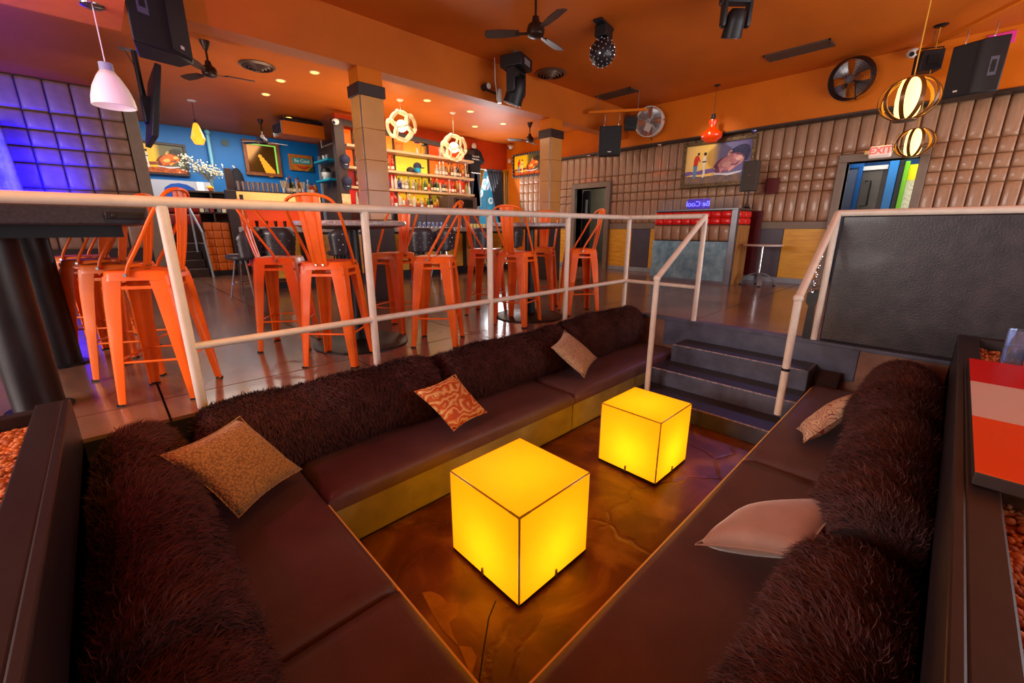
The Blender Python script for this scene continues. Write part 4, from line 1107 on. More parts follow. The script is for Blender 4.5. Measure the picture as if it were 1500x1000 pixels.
# ---- exit sign
ex = thing('exit_sign', 'white exit sign with faded red letters over the lobby door', 'sign', (9.17, 1.13, 2.18), -PI / 2)
part('housing', MB().box(-.14, .14, -.02, .045, -.09, .09), mat('exit_box', (236, 214, 200), .4, emit=(255, 220, 205), estr=.25), ex, bevel=.02)
part('side_lamp', MB().cyl((-.195, .0, -.0), (-.14, 0, 0), .025, .035, n=10).cyl((.14, 0, 0), (.175, 0, 0), .035, .025, n=10), mat('warm_bulb_cream', (240, 214, 150), .4), ex)
text_mesh('exit_lettering', 'EXIT', .135, mat('faded_red', (238, 110, 96), .4, emit=(240, 90, 80), estr=.3), ex, (0, -.022, .012), (PI / 2, 0, 0), .001, bold=.004)
part('pictogram_strip', MB().box(-.11, .11, -.022, -.02, -.075, -.060), M_white, ex, smooth=False)

# ---- ledge downlights on the padded wall
for (y, c, e_, nm) in ((6.79, (1.0, .12, .02), 16, 'orange-red ledge spot over the service door'), (4.91, (1.0, .12, .03), 14, 'red ledge spot left of the large painting'), (1.19, (1.0, .50, .04), 14, 'amber ledge spot over the exit sign'), (3.03, (.10, .10, 1.0), 10, 'blue ledge spot above the right end of the large painting')):
    f = thing('ledge_downlight', nm, 'lamp', (9.17, y, 2.768), 0, 'small coloured spots under the ledge')
    part('ring', MB().lathe([(.02, -.012), (.045, -.012), (.048, 0), (.02, 0)], 14, caps=False), M_steel, f)
    part('lens', MB().lathe([(.001, -.008), (.03, -.008), (.03, -.002), (.001, -.002)], 12), mat('lens_%d' % int(y * 10), tuple(int(255 * min(1, x ** .45)) for x in c), .3, emit=tuple(int(255 * min(1, x ** .45)) for x in c), estr=3), f)
    l = lamp('ledge_spot', 'SPOT', (0, 0, -.02), e_, c, spot=70, blend=.8, radius=.02, rot=(0, .22, 0)); l.parent = f

# ---- wall fans
def wall_fan(label, loc, rz, tilt, rim, blade, tagm=None):
    r = thing('wall_fan', label, 'fan', loc, rz, 'round wall fans')
    r.rotation_euler = (tilt, 0, rz)
    R_ = .285
    ring = lambda rr, y, t: MB().tube([(rr * math.cos(a), y, rr * math.sin(a)) for a in [2 * PI * i / 40 for i in range(40)]], t, 6, closed=True)
    part('rim_band', MB().band([(R_ * math.cos(a), -.02, R_ * math.sin(a)) for a in [2 * PI * i / 40 for i in range(40)]], (0, 1, 0), .15, .008, closed=True), rim, r, angle=.9)
    g = ring(R_, -.10, .009)
    for k in range(1, 9): 
        rr = R_ * k / 9; pts = [(rr * math.cos(a), -.10 - .03 * (1 - (k / 9) ** 2), rr * math.sin(a)) for a in [2 * PI * i / 28 for i in range(28)]]
        g.tube(pts, .0016, 4, closed=True)
    for k in range(16):
        a = 2 * PI * k / 16; g.tube([(0.03 * math.cos(a), -.13, .03 * math.sin(a)), (R_ * .6 * math.cos(a), -.118, R_ * .6 * math.sin(a)), (R_ * math.cos(a), -.10, R_ * math.sin(a))], .002, 4)
    gr = part('front_grille', g, rim, r); gr['kind'] = 'stuff'
    for k in range(4):
        a0 = PI / 4 + k * PI / 2; mb = MB()
        def bp(u, v, a0=a0):
            rr = .05 + (.255 - .05) * u; an = a0 + (v - .5) * (.55 + .55 * u)
            return (rr * math.cos(an), -.03 - .045 * (v - .5), rr * math.sin(an))
        mb.quadgrid(bp, 5, 5); part('blade', mb, blade, r, angle=3)
    part('hub', MB().cyl((0, -.105, 0), (0, .10, 0), .055, n=18), M_steel, r)
    part('wall_bracket', MB().box(-.02, .02, .05, .16, -.04, .04).tube([(0, .1, -.05), (0, .10, -.30), (0, .14, -.34)], .01, 6), M_blackmetal, r)
    for s in (-1, 1): part('pivot_knob', MB().cyl((s * R_, -.02, 0), (s * (R_ + .035), -.02, 0), .016, n=8), M_steel, r)
    if tagm: part('tag_card', MB().box(-.01, .13, -.135, -.130, -.17, -.02, Matrix.Rotation(.5, 4, 'Y')), tagm, r, smooth=False, label='white card tied to the grille')
    return r
wall_fan('white rimmed wall fan with a tag, beside the hanging speaker on the orange wall', (8.88, 5.02, 3.19), -PI / 2 + .15, .10, M_white, M_steel, M_white)
wall_fan('dark rimmed wall fan above the exit door, tilted down', (8.86, 1.62, 3.25), -PI / 2 - .25, .35, M_blackmetal, M_steel)

# ------------------------------------------------------------------ CEILING THINGS
def hang_speaker(label, poly, z0, z1, handle=None, logo=None, clips=()):
    cx = sum(p[0] for p in poly) / len(poly); cy = sum(p[1] for p in poly) / len(poly)
    r = thing('hanging_speaker', label, 'speaker', (cx, cy, z0), 0, 'hanging black speakers')
    part('cabinet', MB().prism([(x - cx, y - cy) for x, y in poly], 0, z1 - z0), M_black, r, bevel=.012)
    def face(i, u0, u1, v0, v1, name, m, off):
        a = Vector((*poly[i], 0)); b = Vector((*poly[(i + 1) % len(poly)], 0)); d = b - a
        nn = Vector((d.y, -d.x, 0)).normalized()
        ctr = Vector((cx, cy, 0))
        if nn.dot((a + b) / 2 - ctr) < 0: nn = -nn
        h = z1 - z0
        P = [a + d * u0, a + d * u1]
        vs = []
        for q in (0, off):
            for p in P:
                for v in (v0, v1): vs.append(Vector((p.x - cx, p.y - cy, h * v)) + nn * q)
        mb = MB().add(vs, [(0, 1, 3, 2), (4, 6, 7, 5), (0, 4, 5, 1), (2, 3, 7, 6), (0, 2, 6, 4), (1, 5, 7, 3)])
        return part(name, mb, m, r, smooth=False)
    if handle is not None:
        face(handle, .33, .70, .30, .64, 'handle_plate', mat('grey_plate', (84, 84, 98), .35), .006)
        face(handle, .41, .62, .36, .58, 'handle_recess', M_rubber, .008)
        face(handle, .41, .62, .46, .49, 'handle_grip', M_black, .016)
    if logo is not None:
        face(logo, .05, .95, .05, .97, 'front_grille', M_blackgrille, .008)
        face(logo, .42, .58, .10, .135, 'badge', mat('pale_badge', (220, 214, 196), .4), .011)
    for (x, y, zt) in clips:
        part('shackle', MB().tube([(x - cx, y - cy, z1 - z0 - .01), (x - cx + .02, y - cy, z1 - z0 + (zt - z1) * .5), (x - cx, y - cy, zt - z0), (x - cx - .02, y - cy, z1 - z0 + (zt - z1) * .5)], .006, 6, closed=True), M_chrome, r)
    return r
hang_speaker('black speaker with a side handle hanging beside the pink soffit', [(.49, 5.02), (.70, 5.12), (.76, 5.15), (.94, 5.33), (.86, 5.52), (.55, 5.46)], 2.50, 3.28, handle=0, logo=2, clips=[(.62, 5.3, CZ), (.82, 5.36, CZ)])
hang_speaker('black speaker with a bright side handle hanging under the orange rail over the screen', [(8.05, .50), (7.97, .27), (7.95, .21), (7.99, .02), (8.30, .08), (8.32, .46)], 2.58, 3.17, handle=2, logo=0, clips=[(8.14, .40, 3.35), (8.06, .16, 3.35)])
hang_speaker('black speaker hanging on the orange rail near the far end of the beam', [(7.42, 5.27), (7.66, 4.92), (7.86, 5.06), (7.62, 5.41)], 2.40, 2.93, logo=0, clips=[(7.56, 5.26, 3.17), (7.72, 5.03, 3.17)])
def rail(label, a, b, z, grp='orange strut rails'):
    a = Vector((*a, z)); b = Vector((*b, z))
    r = thing('strut_rail', label, 'rail', a, 0, grp)
    part('channel', MB().band([Vector((0, 0, 0)), b - a], (0, 0, 1), .045, .045), M_orange, r, smooth=False, bevel=.004)
    for t in (.15, .85):
        p = (b - a) * t; part('drop_rod', MB().cyl((p.x, p.y, .02), (p.x, p.y, CZ - z), .006, n=6), M_steel, r)
    return r
rail('orange strut rail near the beam carrying a speaker and a box light', (7.36, 5.50), (7.98, 4.60), 3.20)
rail('long orange strut rail over the charcoal screen carrying a speaker', (8.72, .90), (7.40, -.14), 3.38)
def boxlight(label, loc, rz, s=1.0):
    r = thing('box_light', label, 'lamp', loc, rz, 'small black box lights on the rails')
    part('housing', MB().box(-.11 * s, .11 * s, -.09 * s, .10 * s, -.11 * s, .11 * s), M_black, r, bevel=.012)
    part('lens_hood', MB().box(-.05 * s, .05 * s, -.105 * s, -.09 * s, -.05 * s, .05 * s), M_rubber, r, smooth=False)
    part('yoke', MB().tube([(-.12 * s, 0, 0), (-.12 * s, 0, .15 * s), (.12 * s, 0, .15 * s), (.12 * s, 0, 0)], .009, 6), M_blackmetal, r)
    return r
boxlight('small black box light between the far hanging speaker and the white fan', (7.86, 4.86, 2.97), -.9)
boxlight('black box light hanging at the near end of the long orange rail', (8.45, .74, 3.16), -1.1, 1.1)
tag(part('pink_card', MB().box(-.01, .01, -.13, .13, -.07, .07), mat('pink_card', (226, 60, 150), .5), None, (9.069, .12, 3.42), bevel=.003), 'pink card on the orange wall above the handle-side speaker', 'card')

def ceiling_fan(label, x, y, rod, rz, L=.55):
    r = thing('ceiling_fan', label, 'fan', (x, y, CZ), rz, 'dark ceiling fans')
    M_ = mat('dark_bronze', (54, 36, 30), .35, .5, var=.15)
    part('canopy', MB().lathe([(.001, 0), (.065, 0), (.06, -.03), (.025, -.11), (.001, -.11)], 18), M_, r)
    part('rod', MB().cyl((0, 0, -.1), (0, 0, -rod), .014, n=8), M_, r)
    z = -rod
    part('motor', MB().lathe([(.001, z + .06), (.035, z + .05), (.045, z), (.085, z - .03), (.10, z - .08), (.09, z - .13), (.05, z - .15), (.001, z - .155)], 20), M_, r)
    for k in range(3):
        a = 2 * PI * k / 3; M4 = Matrix.Rotation(a, 4, 'Z') @ Matrix.Translation((0, 0, z - .10)) @ Matrix.Rotation(.20, 4, 'X')
        b = part('blade', MB().prism([(.18, -.045), (L * .7, -.068), (L, -.062), (L + .02, 0), (L, .062), (L * .7, .068), (.18, .045)], -.005, .005, 'z', M4), mat('dark_fan_blade', (62, 42, 38), .4, var=.15), r, smooth=False)
        part('blade_iron', MB().box(.07, .22, -.018, .018, -.012, -.004, M4), M_, b, smooth=False)
    return r
ceiling_fan('dark ceiling fan near the left speaker, over the bar side', 1.56, 7.88, .30, -.1)
ceiling_fan('dark ceiling fan in the middle of the front ceiling, above the moving light', 3.88, 3.67, .36, .2)
ceiling_fan('dark ceiling fan close to the far orange painting, beyond the padded column', 8.26, 7.97, .30, .5)
ceiling_fan('dark ceiling fan in front of the blue wall, above the gilt mirror', 3.31, 12.25, .40, .1)
def vent(label, x, y, R_=.26):
    r = thing('ceiling_vent', label, 'vent', (x, y, CZ), 0, 'round black ceiling vents')
    Mv = mat('bronze_vent_metal', (104, 80, 66), .35, .3, var=.1)
    part('outer_ring', MB().lathe([(R_, 0), (R_ * 1.02, -.01), (R_ * .86, -.035), (R_ * .82, -.002)], 36, caps=False), Mv, r)
    for k, (a, b, d) in enumerate(((.76, .68, .05), (.56, .48, .065), (.37, .29, .08))):
        part('ring', MB().lathe([(R_ * a, -.0), (R_ * a, -d + .03), (R_ * b, -d), (R_ * b * .97, -d + .004), (R_ * a * .96, -d + .035), (R_ * a * .94, -.002)], 36, caps=False), Mv, r)
    part('dark_throat', MB().lathe([(.001, -.001), (R_ * .9, -.001), (R_ * .9, 0), (.001, 0)], 24), M_rubber, r)
    part('core', MB().lathe([(.001, -.09), (R_ * .18, -.085), (R_ * .16, 0), (.001, 0)], 24), Mv, r)
    return r
vent('round black vent on the bar-side ceiling near the left fan', 2.34, 8.40)
vent('round black vent on the front ceiling beside the moving light', 6.02, 5.33)
vent('round black vent at the top edge of the view above the beam', 2.30, 5.22)
def diffuser(label, x0, x1, y0, y1):
    r = thing('slot_diffuser', label, 'vent', ((x0 + x1) / 2, (y0 + y1) / 2, CZ), 0, 'long dark ceiling diffusers')
    hx, hy = (x1 - x0) / 2, (y1 - y0) / 2
    Md = mat('grey_diffuser', (84, 72, 66), .4, .3)
    part('frame', MB().box(-hx, hx, -hy, -hy + .02, -.02, 0).box(-hx, hx, hy - .02, hy, -.02, 0).box(-hx, -hx + .02, -hy, hy, -.02, 0).box(hx - .02, hx, -hy, hy, -.02, 0), Md, r, smooth=False)
    part('backing', MB().box(-hx + .02, hx - .02, -hy + .02, hy - .02, -.004, 0), M_rubber, r, smooth=False)
    for k in range(6):
        x = -hx + .03 + (2 * hx - .06) * (k + .5) / 6
        part('slat', MB().box(x - .014, x + .010, -hy + .02, hy - .02, -.014, -.008), Md, r, smooth=False)
diffuser('long dark slot diffuser on the front ceiling near the exit side', 7.80, 8.12, 1.76, 2.60)
diffuser('long dark slot diffuser beside the far end of the beam', 7.62, 7.94, 4.78, 5.55)
def moving_head(label, x, y, rz, drop=.0, sc_=1.0):
    r = thing('moving_head_light', label, 'lamp', (x, y, CZ), rz, 'black moving head lights')
    part('clamp', MB().box(-.03, .03, -.03, .03, -.05, 0).box(-.12, .12, -.02, .02, -.07, -.05), M_steel, r, smooth=False)
    part('base', MB().box(-.17, .17, -.15, .15, -.21, -.07), M_black, r, bevel=.012)
    part('control_panel', MB().box(-.08, .08, -.155, -.15, -.18, -.11), mat('grey_panel', (120, 120, 128), .3), r, smooth=False)
    y_ = MB()
    for s in (-1, 1): y_.prism([(-.06, -.22), (.06, -.22), (.055, -.46), (.03, -.50), (-.03, -.50), (-.055, -.46)], s * .155 - .025, s * .155 + .025, 'x')
    y_.box(-.18, .18, -.06, .06, -.245, -.21)
    part('yoke', y_, M_black, r, bevel=.012)
    h = part('head', MB().lathe([(.001, .13), (.07, .13), (.105, .09), (.115, 0), (.12, -.12), (.125, -.17), (.115, -.175), (.001, -.165)], 20, (0, 0, 0), Matrix.Translation((0, 0, -.43)) @ Matrix.Rotation(.35, 4, 'X')), M_black, r)
    part('lens', MB().lathe([(.001, -.172), (.10, -.172), (.10, -.178), (.001, -.185)], 20, (0, 0, 0), Matrix.Translation((0, 0, -.43)) @ Matrix.Rotation(.35, 4, 'X')), mat('dark_lens', (120, 124, 134), .08, .3), h)
    r.scale = (sc_,) * 3
    return r
moving_head('black moving head light in front of the beam, beside the white cable', 4.98, 5.10, .35, sc_=1.18)
moving_head('black moving head light cut by the top edge of the view', 5.42, 2.14, -.75, sc_=.86)
sb = thing('starball_light', 'studded black ball light on a box bracket under the front ceiling', 'lamp', (5.19, 3.70, CZ), .2)
part('bracket', MB().box(-.20, .20, -.06, .06, -.03, 0), M_black, sb, bevel=.004)
part('motor_box', MB().box(-.10, .12, -.08, .08, -.16, -.03), M_black, sb, bevel=.008)
bl = part('ball', MB().ball((0, 0, -.325), .165, 28, 18), mat('black_ball', (40, 36, 40), .3, .2), sb)
s_ = MB()
for i in range(90):
    zc = 1 - 2 * (i + .5) / 90; ph = i * 2.39996; rr = math.sqrt(1 - zc * zc)
    d = Vector((rr * math.cos(ph), rr * math.sin(ph), zc))
    c0 = Vector((0, 0, -.325)) + d * .160; s_.cyl(c0, c0 + d * .013, .010, .008, n=6)
part('ball_lenses', s_, mat('lens_glass', (206, 208, 220), .12, .6), bl)['kind'] = 'stuff'
bc = thing('beam_spot_lamp', 'small round spot lamp with a white tube on the beam face', 'lamp', (4.92, 5.65, 3.12))
part('spot_body', MB().cyl((-.14, -.02, .02), (-.14, -.14, .02), .05, n=16), M_black, bc)
part('spot_lens', MB().cyl((-.14, -.142, .02), (-.14, -.146, .02), .042, n=16), M_white, bc)
part('arm', MB().cyl((-.14, -.03, .0), (.18, -.03, -.02), .015, n=8), M_black, bc)
part('white_tube', MB().cyl((.16, -.06, .05), (.16, -.06, -.15), .036, n=14), M_white, bc)
tag(part('white_cable', MB().tube([(0, 0, 0), (-.01, -.02, -.15), (.01, 0, -.32), (.05, .01, -.48), (.04, .0, -.58)], .008, 6), M_white, None, (4.90, 5.50, CZ)), 'loose white cable dangling from the ceiling by the moving light', 'cable')
DL = [(3.12, 8.07, 'third from the left, closest to the beam'), (2.83, 8.91, 'second behind the round vent'), (2.86, 9.97, 'third behind the round vent'), (3.75, 11.57, 'close to the duct box'), (5.37, 8.12, 'between the two ball pendants'), (6.53, 8.16, 'right of the second ball pendant'), (7.83, 8.49, 'near the far fan'), (7.5, 9.2, 'nearest the hanging outfit')]
for x, y, lb in DL:
    f = thing('recessed_downlight', 'small glowing recessed downlight on the bar ceiling, ' + lb, 'lamp', (x, y, CZ), 0, 'recessed downlights over the bar')
    part('trim_ring', MB().lathe([(.06, 0), (.085, 0), (.08, -.008), (.06, -.004)], 20, caps=False), M_cream, f)
    part('bulb_disc', MB().lathe([(.001, -.010), (.058, -.010), (.058, -.001), (.001, -.001)], 16), mat('warm_disc', (255, 200, 100), .4, emit=(255, 190, 84), estr=3.0), f)

# pendants
wp = thing('pendant_lamp', 'white bell pendant lamp hanging from the pink soffit', 'lamp', (.287, 5.08, 2.70))
part('chrome_plate', MB().lathe([(.001, -.02), (.05, -.02), (.075, -.008), (.078, 0), (.001, 0)], 24), M_chrome, wp)
part('cord', MB().cyl((0, 0, -.02), (0, 0, -.42), .004, n=6), M_white, wp)
part('cap', MB().lathe([(.001, -.40), (.045, -.40), (.047, -.46), (.001, -.46)], 20), M_skirt, wp)
part('shade', MB().lathe([(.045, -.455), (.075, -.50), (.115, -.58), (.138, -.66), (.145, -.72), (.138, -.722), (.132, -.66), (.108, -.58), (.07, -.50), (.04, -.46)], 28), mat('white_opal_glass', (240, 226, 218), .3, emit=(255, 226, 214), estr=.18), wp, angle=1.2)
def geo(label, x, y, zc, R_):
    r = thing('ball_pendant', label, 'lamp', (x, y, CZ), 0, 'openwork ball pendants over the bar')
    part('ceiling_rose', MB().lathe([(.001, -.03), (.05, -.025), (.07, 0), (.001, 0)], 18), M_white, r)
    part('cord', MB().cyl((0, 0, -.02), (0, 0, zc - CZ + R_ * .95), .003, n=5), M_white, r)
    c0 = Vector((0, 0, zc - CZ))
    part('bulb', MB().ball(c0, R_ * .40, 18, 12), mat('glowing_globe', (255, 244, 214), .3, emit=(255, 236, 190), estr=2.6), r)
    ph = (1 + 5 ** .5) / 2
    dirs = [(0, s1, s2 * ph) for s1 in (-1, 1) for s2 in (-1, 1)] + [(s1, s2 * ph, 0) for s1 in (-1, 1) for s2 in (-1, 1)] + [(s2 * ph, 0, s1) for s1 in (-1, 1) for s2 in (-1, 1)]
    for d in dirs:
        d = Vector(d).normalized(); d = Matrix.Rotation(.55, 3, 'Z') @ Matrix.Rotation(.9, 3, 'X') @ d
        a = d.orthogonal().normalized(); b = d.cross(a)
        pts = [c0 + (d * .80 + (a * math.cos(t) + b * math.sin(t)) * .565) * R_ for t in [2 * PI * i / 24 for i in range(24)]]
        part('hoop', MB().band(pts, [(p - c0) for p in pts], R_ * .21, R_ * .05, closed=True), M_lampcream, r, angle=1.0)
    l = lamp('ball_bulb', 'POINT', c0 - Vector((0, 0, 0)), 16, (1, .82, .5), radius=R_ * .41); l.parent = r
geo('cream openwork ball pendant beside the padded column', 4.94, 8.47, 3.06, .29)
geo('cream openwork ball pendant in front of the hanging outfit', 6.31, 8.53, 2.82, .285)
yp = thing('pendant_lamp', 'faceted yellow pendant lamp in front of the blue wall', 'lamp', (1.87, 11.49, CZ))
part('ceiling_rose', MB().lathe([(.001, -.02), (.07, -.015), (.08, 0), (.001, 0)], 16), M_white, yp)
part('cord', MB().cyl((0, 0, -.02), (0, 0, -.44), .004, n=5), M_black, yp)
part('shade', MB().lathe([(.03, -.42), (.055, -.46), (.13, -.72), (.08, -.83), (.001, -.83)], 6), mat('yellow_lantern', (255, 196, 60), .4, emit=(255, 176, 40), estr=1.1), yp, smooth=False)
part('socket', MB().cyl((0, 0, -.36), (0, 0, -.44), .025, n=8), M_black, yp)
op = thing('pendant_lamp', 'glossy orange gourd pendant lamp in front of the large painting', 'lamp', (8.70, 3.62, CZ))
part('ceiling_rose', MB().lathe([(.001, -.02), (.05, -.015), (.06, 0), (.001, 0)], 16), M_black, op)
part('cord', MB().cyl((0, 0, -.02), (0, 0, -.50), .004, n=5), M_black, op)
part('socket', MB().cyl((0, 0, -.48), (0, 0, -.60), .035, n=10), M_blackmetal, op)
part('shade', MB().lathe([(.045, -.58), (.075, -.585), (.08, -.62), (.06, -.66), (.062, -.72), (.12, -.76), (.18, -.81), (.19, -.85), (.17, -.90), (.11, -.94), (.10, -.955), (.09, -.94)], 28), mat('glossy_orange_glass', (244, 66, 8), .12, coat=.6, emit=(244, 60, 4), estr=.18), op, angle=1.2)
def ring_pendant(label, x, y, zc, rz):
    r = thing('band_pendant', label, 'lamp', (x, y, CZ), rz, 'banded glowing pendants by the exit')
    c0 = zc - CZ
    part('ceiling_rose', MB().lathe([(.001, -.02), (.06, -.015), (.08, 0), (.001, 0)], 16), M_blackmetal, r)
    part('cord', MB().cyl((0, 0, -.02), (0, 0, c0 + .2), .006, n=6), mat('gold_cord', (206, 150, 50), .5), r)
    part('shade', MB().lathe([(.001, c0 + .17), (.075, c0 + .17), (.095, c0 + .10), (.10, c0), (.092, c0 - .10), (.07, c0 - .165), (.001, c0 - .165)], 24), mat('warm_glow_shade', (255, 226, 160), .4, emit=(255, 222, 140), estr=2.0), r)
    Mo = mat('brown_band', (108, 66, 26), .35, .3); 
    for k in range(5):
        a = PI * k / 5 + .2; d = Vector((math.cos(a), math.sin(a), 0))
        pts = [d * (.225 * math.cos(t)) + Vector((0, 0, c0 + .185 * math.sin(t))) for t in [2 * PI * i / 36 for i in range(36)]]
        side = Vector((-d.y, d.x, 0))
        b = part('band', MB().band(pts, side, .034, .006, closed=True), Mo, r, angle=.9)
        pts2 = [d * (.220 * math.cos(t)) + Vector((0, 0, c0 + .180 * math.sin(t))) for t in [2 * PI * i / 36 for i in range(36)]]
        part('gilded_lining', MB().band(pts2, side, .032, .003, closed=True), mat('gilded_lining', (250, 186, 50), .3, .4), b, angle=.9)
    part('bottom_plate', MB().lathe([(.001, c0 - .19), (.09, c0 - .187), (.09, c0 - .178), (.001, c0 - .178)], 20), Mo, r)
    l = lamp('band_bulb', 'POINT', (0, 0, c0), 14, (1, .70, .28), radius=.11); l.parent = r
ring_pendant('larger looking banded pendant lamp nearer the viewer, above the leatherette screen', 5.75, .58, 2.18, .3)
ring_pendant('banded pendant lamp just beside the exit sign', 8.38, .69, 2.15, .9)
def dome_cam(label, loc, rz):
    r = thing('security_camera', label, 'camera', loc, rz, 'white security cameras')
    part('dome', MB().ball((0, 0, 0), .075, 16, 10, (1, 1, .85)), M_white, r)
    part('lens', MB().cyl((-.05, 0, -.02), (-.075, 0, -.03), .03, n=12), M_rubber, r)
    part('mount', MB().box(.03, .09, -.03, .03, -.02, .06), M_white, r, bevel=.01)
dome_cam('white dome camera over the exit side, by the orange rail', (9.0, .98, 3.46), 0)
dome_cam('white dome camera in the far corner over the curtained window', (9.66, 10.15, 3.44), -.4)
dome_cam('white dome camera on top of the brown post by the bottle shelves', (4.14, 9.84, 3.24), .6)
tag(part('motion_sensor', MB().box(-.05, .02, -.05, .05, -.06, .06), M_white, None, (9.72, 10.22, 3.05), bevel=.012), 'small white sensor box under the far corner camera', 'sensor')
# hanging screen
tv = thing('hanging_screen', 'black flat screen seen edge-on, hung from a ceiling arm', 'television', (.86, 9.0, CZ))
part('ceiling_plate', MB().box(-.16, .16, -.06, .06, -.012, 0), M_steel, tv, smooth=False)
part('drop_pole', MB().cyl((.0, 0, 0), (0, 0, -.68), .035, n=12), M_black, tv)
part('tilt_bracket', MB().box(-.04, .10, -.12, .12, -.98, -.62), M_black, tv, bevel=.01)
Mt = Matrix.Translation((.08, 0, -.76)) @ Matrix.Rotation(.20, 4, 'Y')
part('panel', MB().box(-.03, .045, -.60, .60, -.50, .50, Mt), M_black, tv, bevel=.01)
part('display', MB().box(.045, .05, -.57, .57, -.47, .47, Mt), mat('black_screen', (10, 10, 14), .12), tv, smooth=False)
part('cable_loop', MB().tube([(-.10, 0, -.02), (.02, .05, -.3), (.04, -.05, -.7), (.0, -.08, -1.02), (.08, -.04, -1.06), (.08, 0, -.95)], .007, 6), M_black, tv)
# duct box
ac = thing('duct_box', 'orange ceiling duct box with a white grille in front of the blue wall', 'duct', (3.97, 11.6, CZ))
part('casing', MB().box(-.48, .48, -.30, .35, -.42, -.13), M_orange, ac, smooth=False, bevel=.006)
part('end_grille_frame', MB().box(-.50, -.48, -.28, .33, -.40, -.15), M_skirt, ac, smooth=False)
for k in range(5): part('louvre', MB().box(-.508, -.50, -.27 + .125 * k, -.19 + .125 * k, -.385, -.165), M_darkwood, ac, smooth=False)
part('motor_tray', MB().box(-.40, .46, -.28, .30, -.13, -.06), M_blackmetal, ac, smooth=False)
for (x, y) in ((-.4, -.25), (.4, -.25), (-.4, .3), (.4, .3)): part('hanger', MB().cyl((x, y, -.13), (x, y, 0), .008, n=6), M_steel, ac)
part('pipe', MB().tube([(.45, -.1, -.42), (.45, -.1, -.58), (.75, .0, -.44), (1.1, .2, -.3)], .02, 8), M_cream, ac)
# ------------------------------------------------------------------ BAR
bar = thing('bar_counter', 'long bar counter with a pale stone top and yellow wood front', 'counter', (4.7, 8.0, 0))
part('countertop', MB().box(-2.95, 2.95, -.16, .62, .94, 1.03), mat('pale_stone', (206, 198, 186), .35, rgb2=(150, 140, 130), vscale=14), bar, smooth=False, bevel=.012)
part('core', MB().box(-2.85, 2.85, .03, .58, .02, .94), M_darkwood, bar, smooth=False)
for k in range(8):
    x0 = -2.85 + 5.7 / 8 * k
    part('front_panel', MB().box(x0 + .05, x0 + 5.7 / 8 - .05, .0, .03, .16, .90), M_yelwood, bar, smooth=False, bevel=.004)
    part('front_post', MB().box(x0 - .05, x0 + .05, -.02, .03, .12, .94), M_darkwood, bar, smooth=False, bevel=.004)
part('toe_kick', MB().box(-2.85, 2.85, -.01, .04, 0, .14), M_blackmetal, bar, smooth=False)
bk = thing('back_bar_cabinet', 'dark wooden cabinet run under the lit bottle shelves', 'cabinet', (6.2, 10.1, 0))
part('carcass', MB().box(-1.75, 1.85, -.32, .22, 0, 1.46), M_darkwood, bk, smooth=False)
part('worktop', MB().box(-1.78, 1.88, -.36, .22, 1.46, 1.50), M_steel, bk, smooth=False, bevel=.004)
for k in range(6):
    x0 = -1.73 + .595 * k
    d = part('door', MB().box(x0 + .01, x0 + .585, -.34, -.32, .1, 1.42), M_slate, bk, smooth=False, bevel=.004)
    part('handle', MB().cyl((x0 + .52, -.355, .9), (x0 + .52, -.355, 1.1), .008, n=6), M_chrome, d)
ov = thing('glass_cooler', 'brown cooler box with a dark framed window at the end of the bottle shelves', 'cooler', (7.48, 9.98, 1.50))
part('body', MB().box(-.50, .50, -.20, .28, 0, .36), M_brownwall, ov, smooth=False, bevel=.008)
part('door_frame', MB().box(-.30, .40, -.215, -.20, .04, .32), M_darkwood, ov, smooth=False)
part('door_window', MB().box(-.24, .34, -.22, -.21, .08, .28), mat('black_window', (18, 14, 14), .1), ov, smooth=False)
part('door_trim', MB().tube([(-.27, -.222, .06), (.37, -.222, .06), (.37, -.222, .30), (-.27, -.222, .30)], .006, 6, closed=True), M_steel, ov)
# coloured lit back panels, parts of the bar wall
wbar = bpy.data.objects['wall_bar']
def lit(c, s): return mat('lit_%d_%d_%d' % c, c, .5, var=.05, vscale=2, emit=c, estr=s)
cols = [4.40, 4.72, 5.78, 6.79, 8.06]
rowz = [(1.50, 1.90), (1.97, 2.33), (2.40, 2.80), (2.88, 3.24)]
PAL = [[(214, 10, 8), (232, 30, 8), (220, 176, 14), (150, 130, 12)], [(150, 8, 14), (176, 12, 24), (226, 188, 30), (242, 60, 10)], [(242, 92, 8), (232, 82, 14), (240, 206, 60), (236, 110, 24)], [(248, 104, 10), (246, 136, 36), (234, 150, 40), (222, 72, 20)]]
STR = [.45, .40, .55, .55]
for i, (a, b) in enumerate(zip(cols[:-1], cols[1:])):
    for j, (z0, z1) in enumerate(rowz):
        part('lit_panel', MB().box(a + .01, b - .01, 10.385, 10.40, z0, z1), lit(PAL[j][i], STR[j]), wbar, smooth=False)
    part('panel_divider', MB().box(b - .02, b + .02, 10.34, 10.40, 1.5, 3.24), M_darkwood, wbar, smooth=False)
shelves = []
for nm, z in (('lowest', 1.90), ('middle', 2.33), ('top', 2.80)):
    s = thing('bottle_shelf', nm + ' pale edged shelf of the lit back bar', 'shelf', (6.2, 10.2, z), 0, 'back bar shelves')
    part('board', MB().box(-1.80, 1.86, -.20, .18, .012, .06), mat('shelf_board', (150, 116, 90), .5, var=.1), s, smooth=False)
    part('front_edge', MB().box(-1.80, 1.87, -.215, -.20, .010, .064), mat('shelf_edge', (196, 160, 122), .4), s, smooth=False)
    part('end_edge', MB().box(1.86, 1.875, -.20, .18, .010, .064), mat('shelf_edge', (196, 160, 122), .4), s, smooth=False)
    lamp('shelf_strip', 'AREA', (6.2, 10.12, z - .02), 7 if nm != 'top' else 6, (1, .72, .35), (6.2, 10.3, z - 1), 3.4, .04)
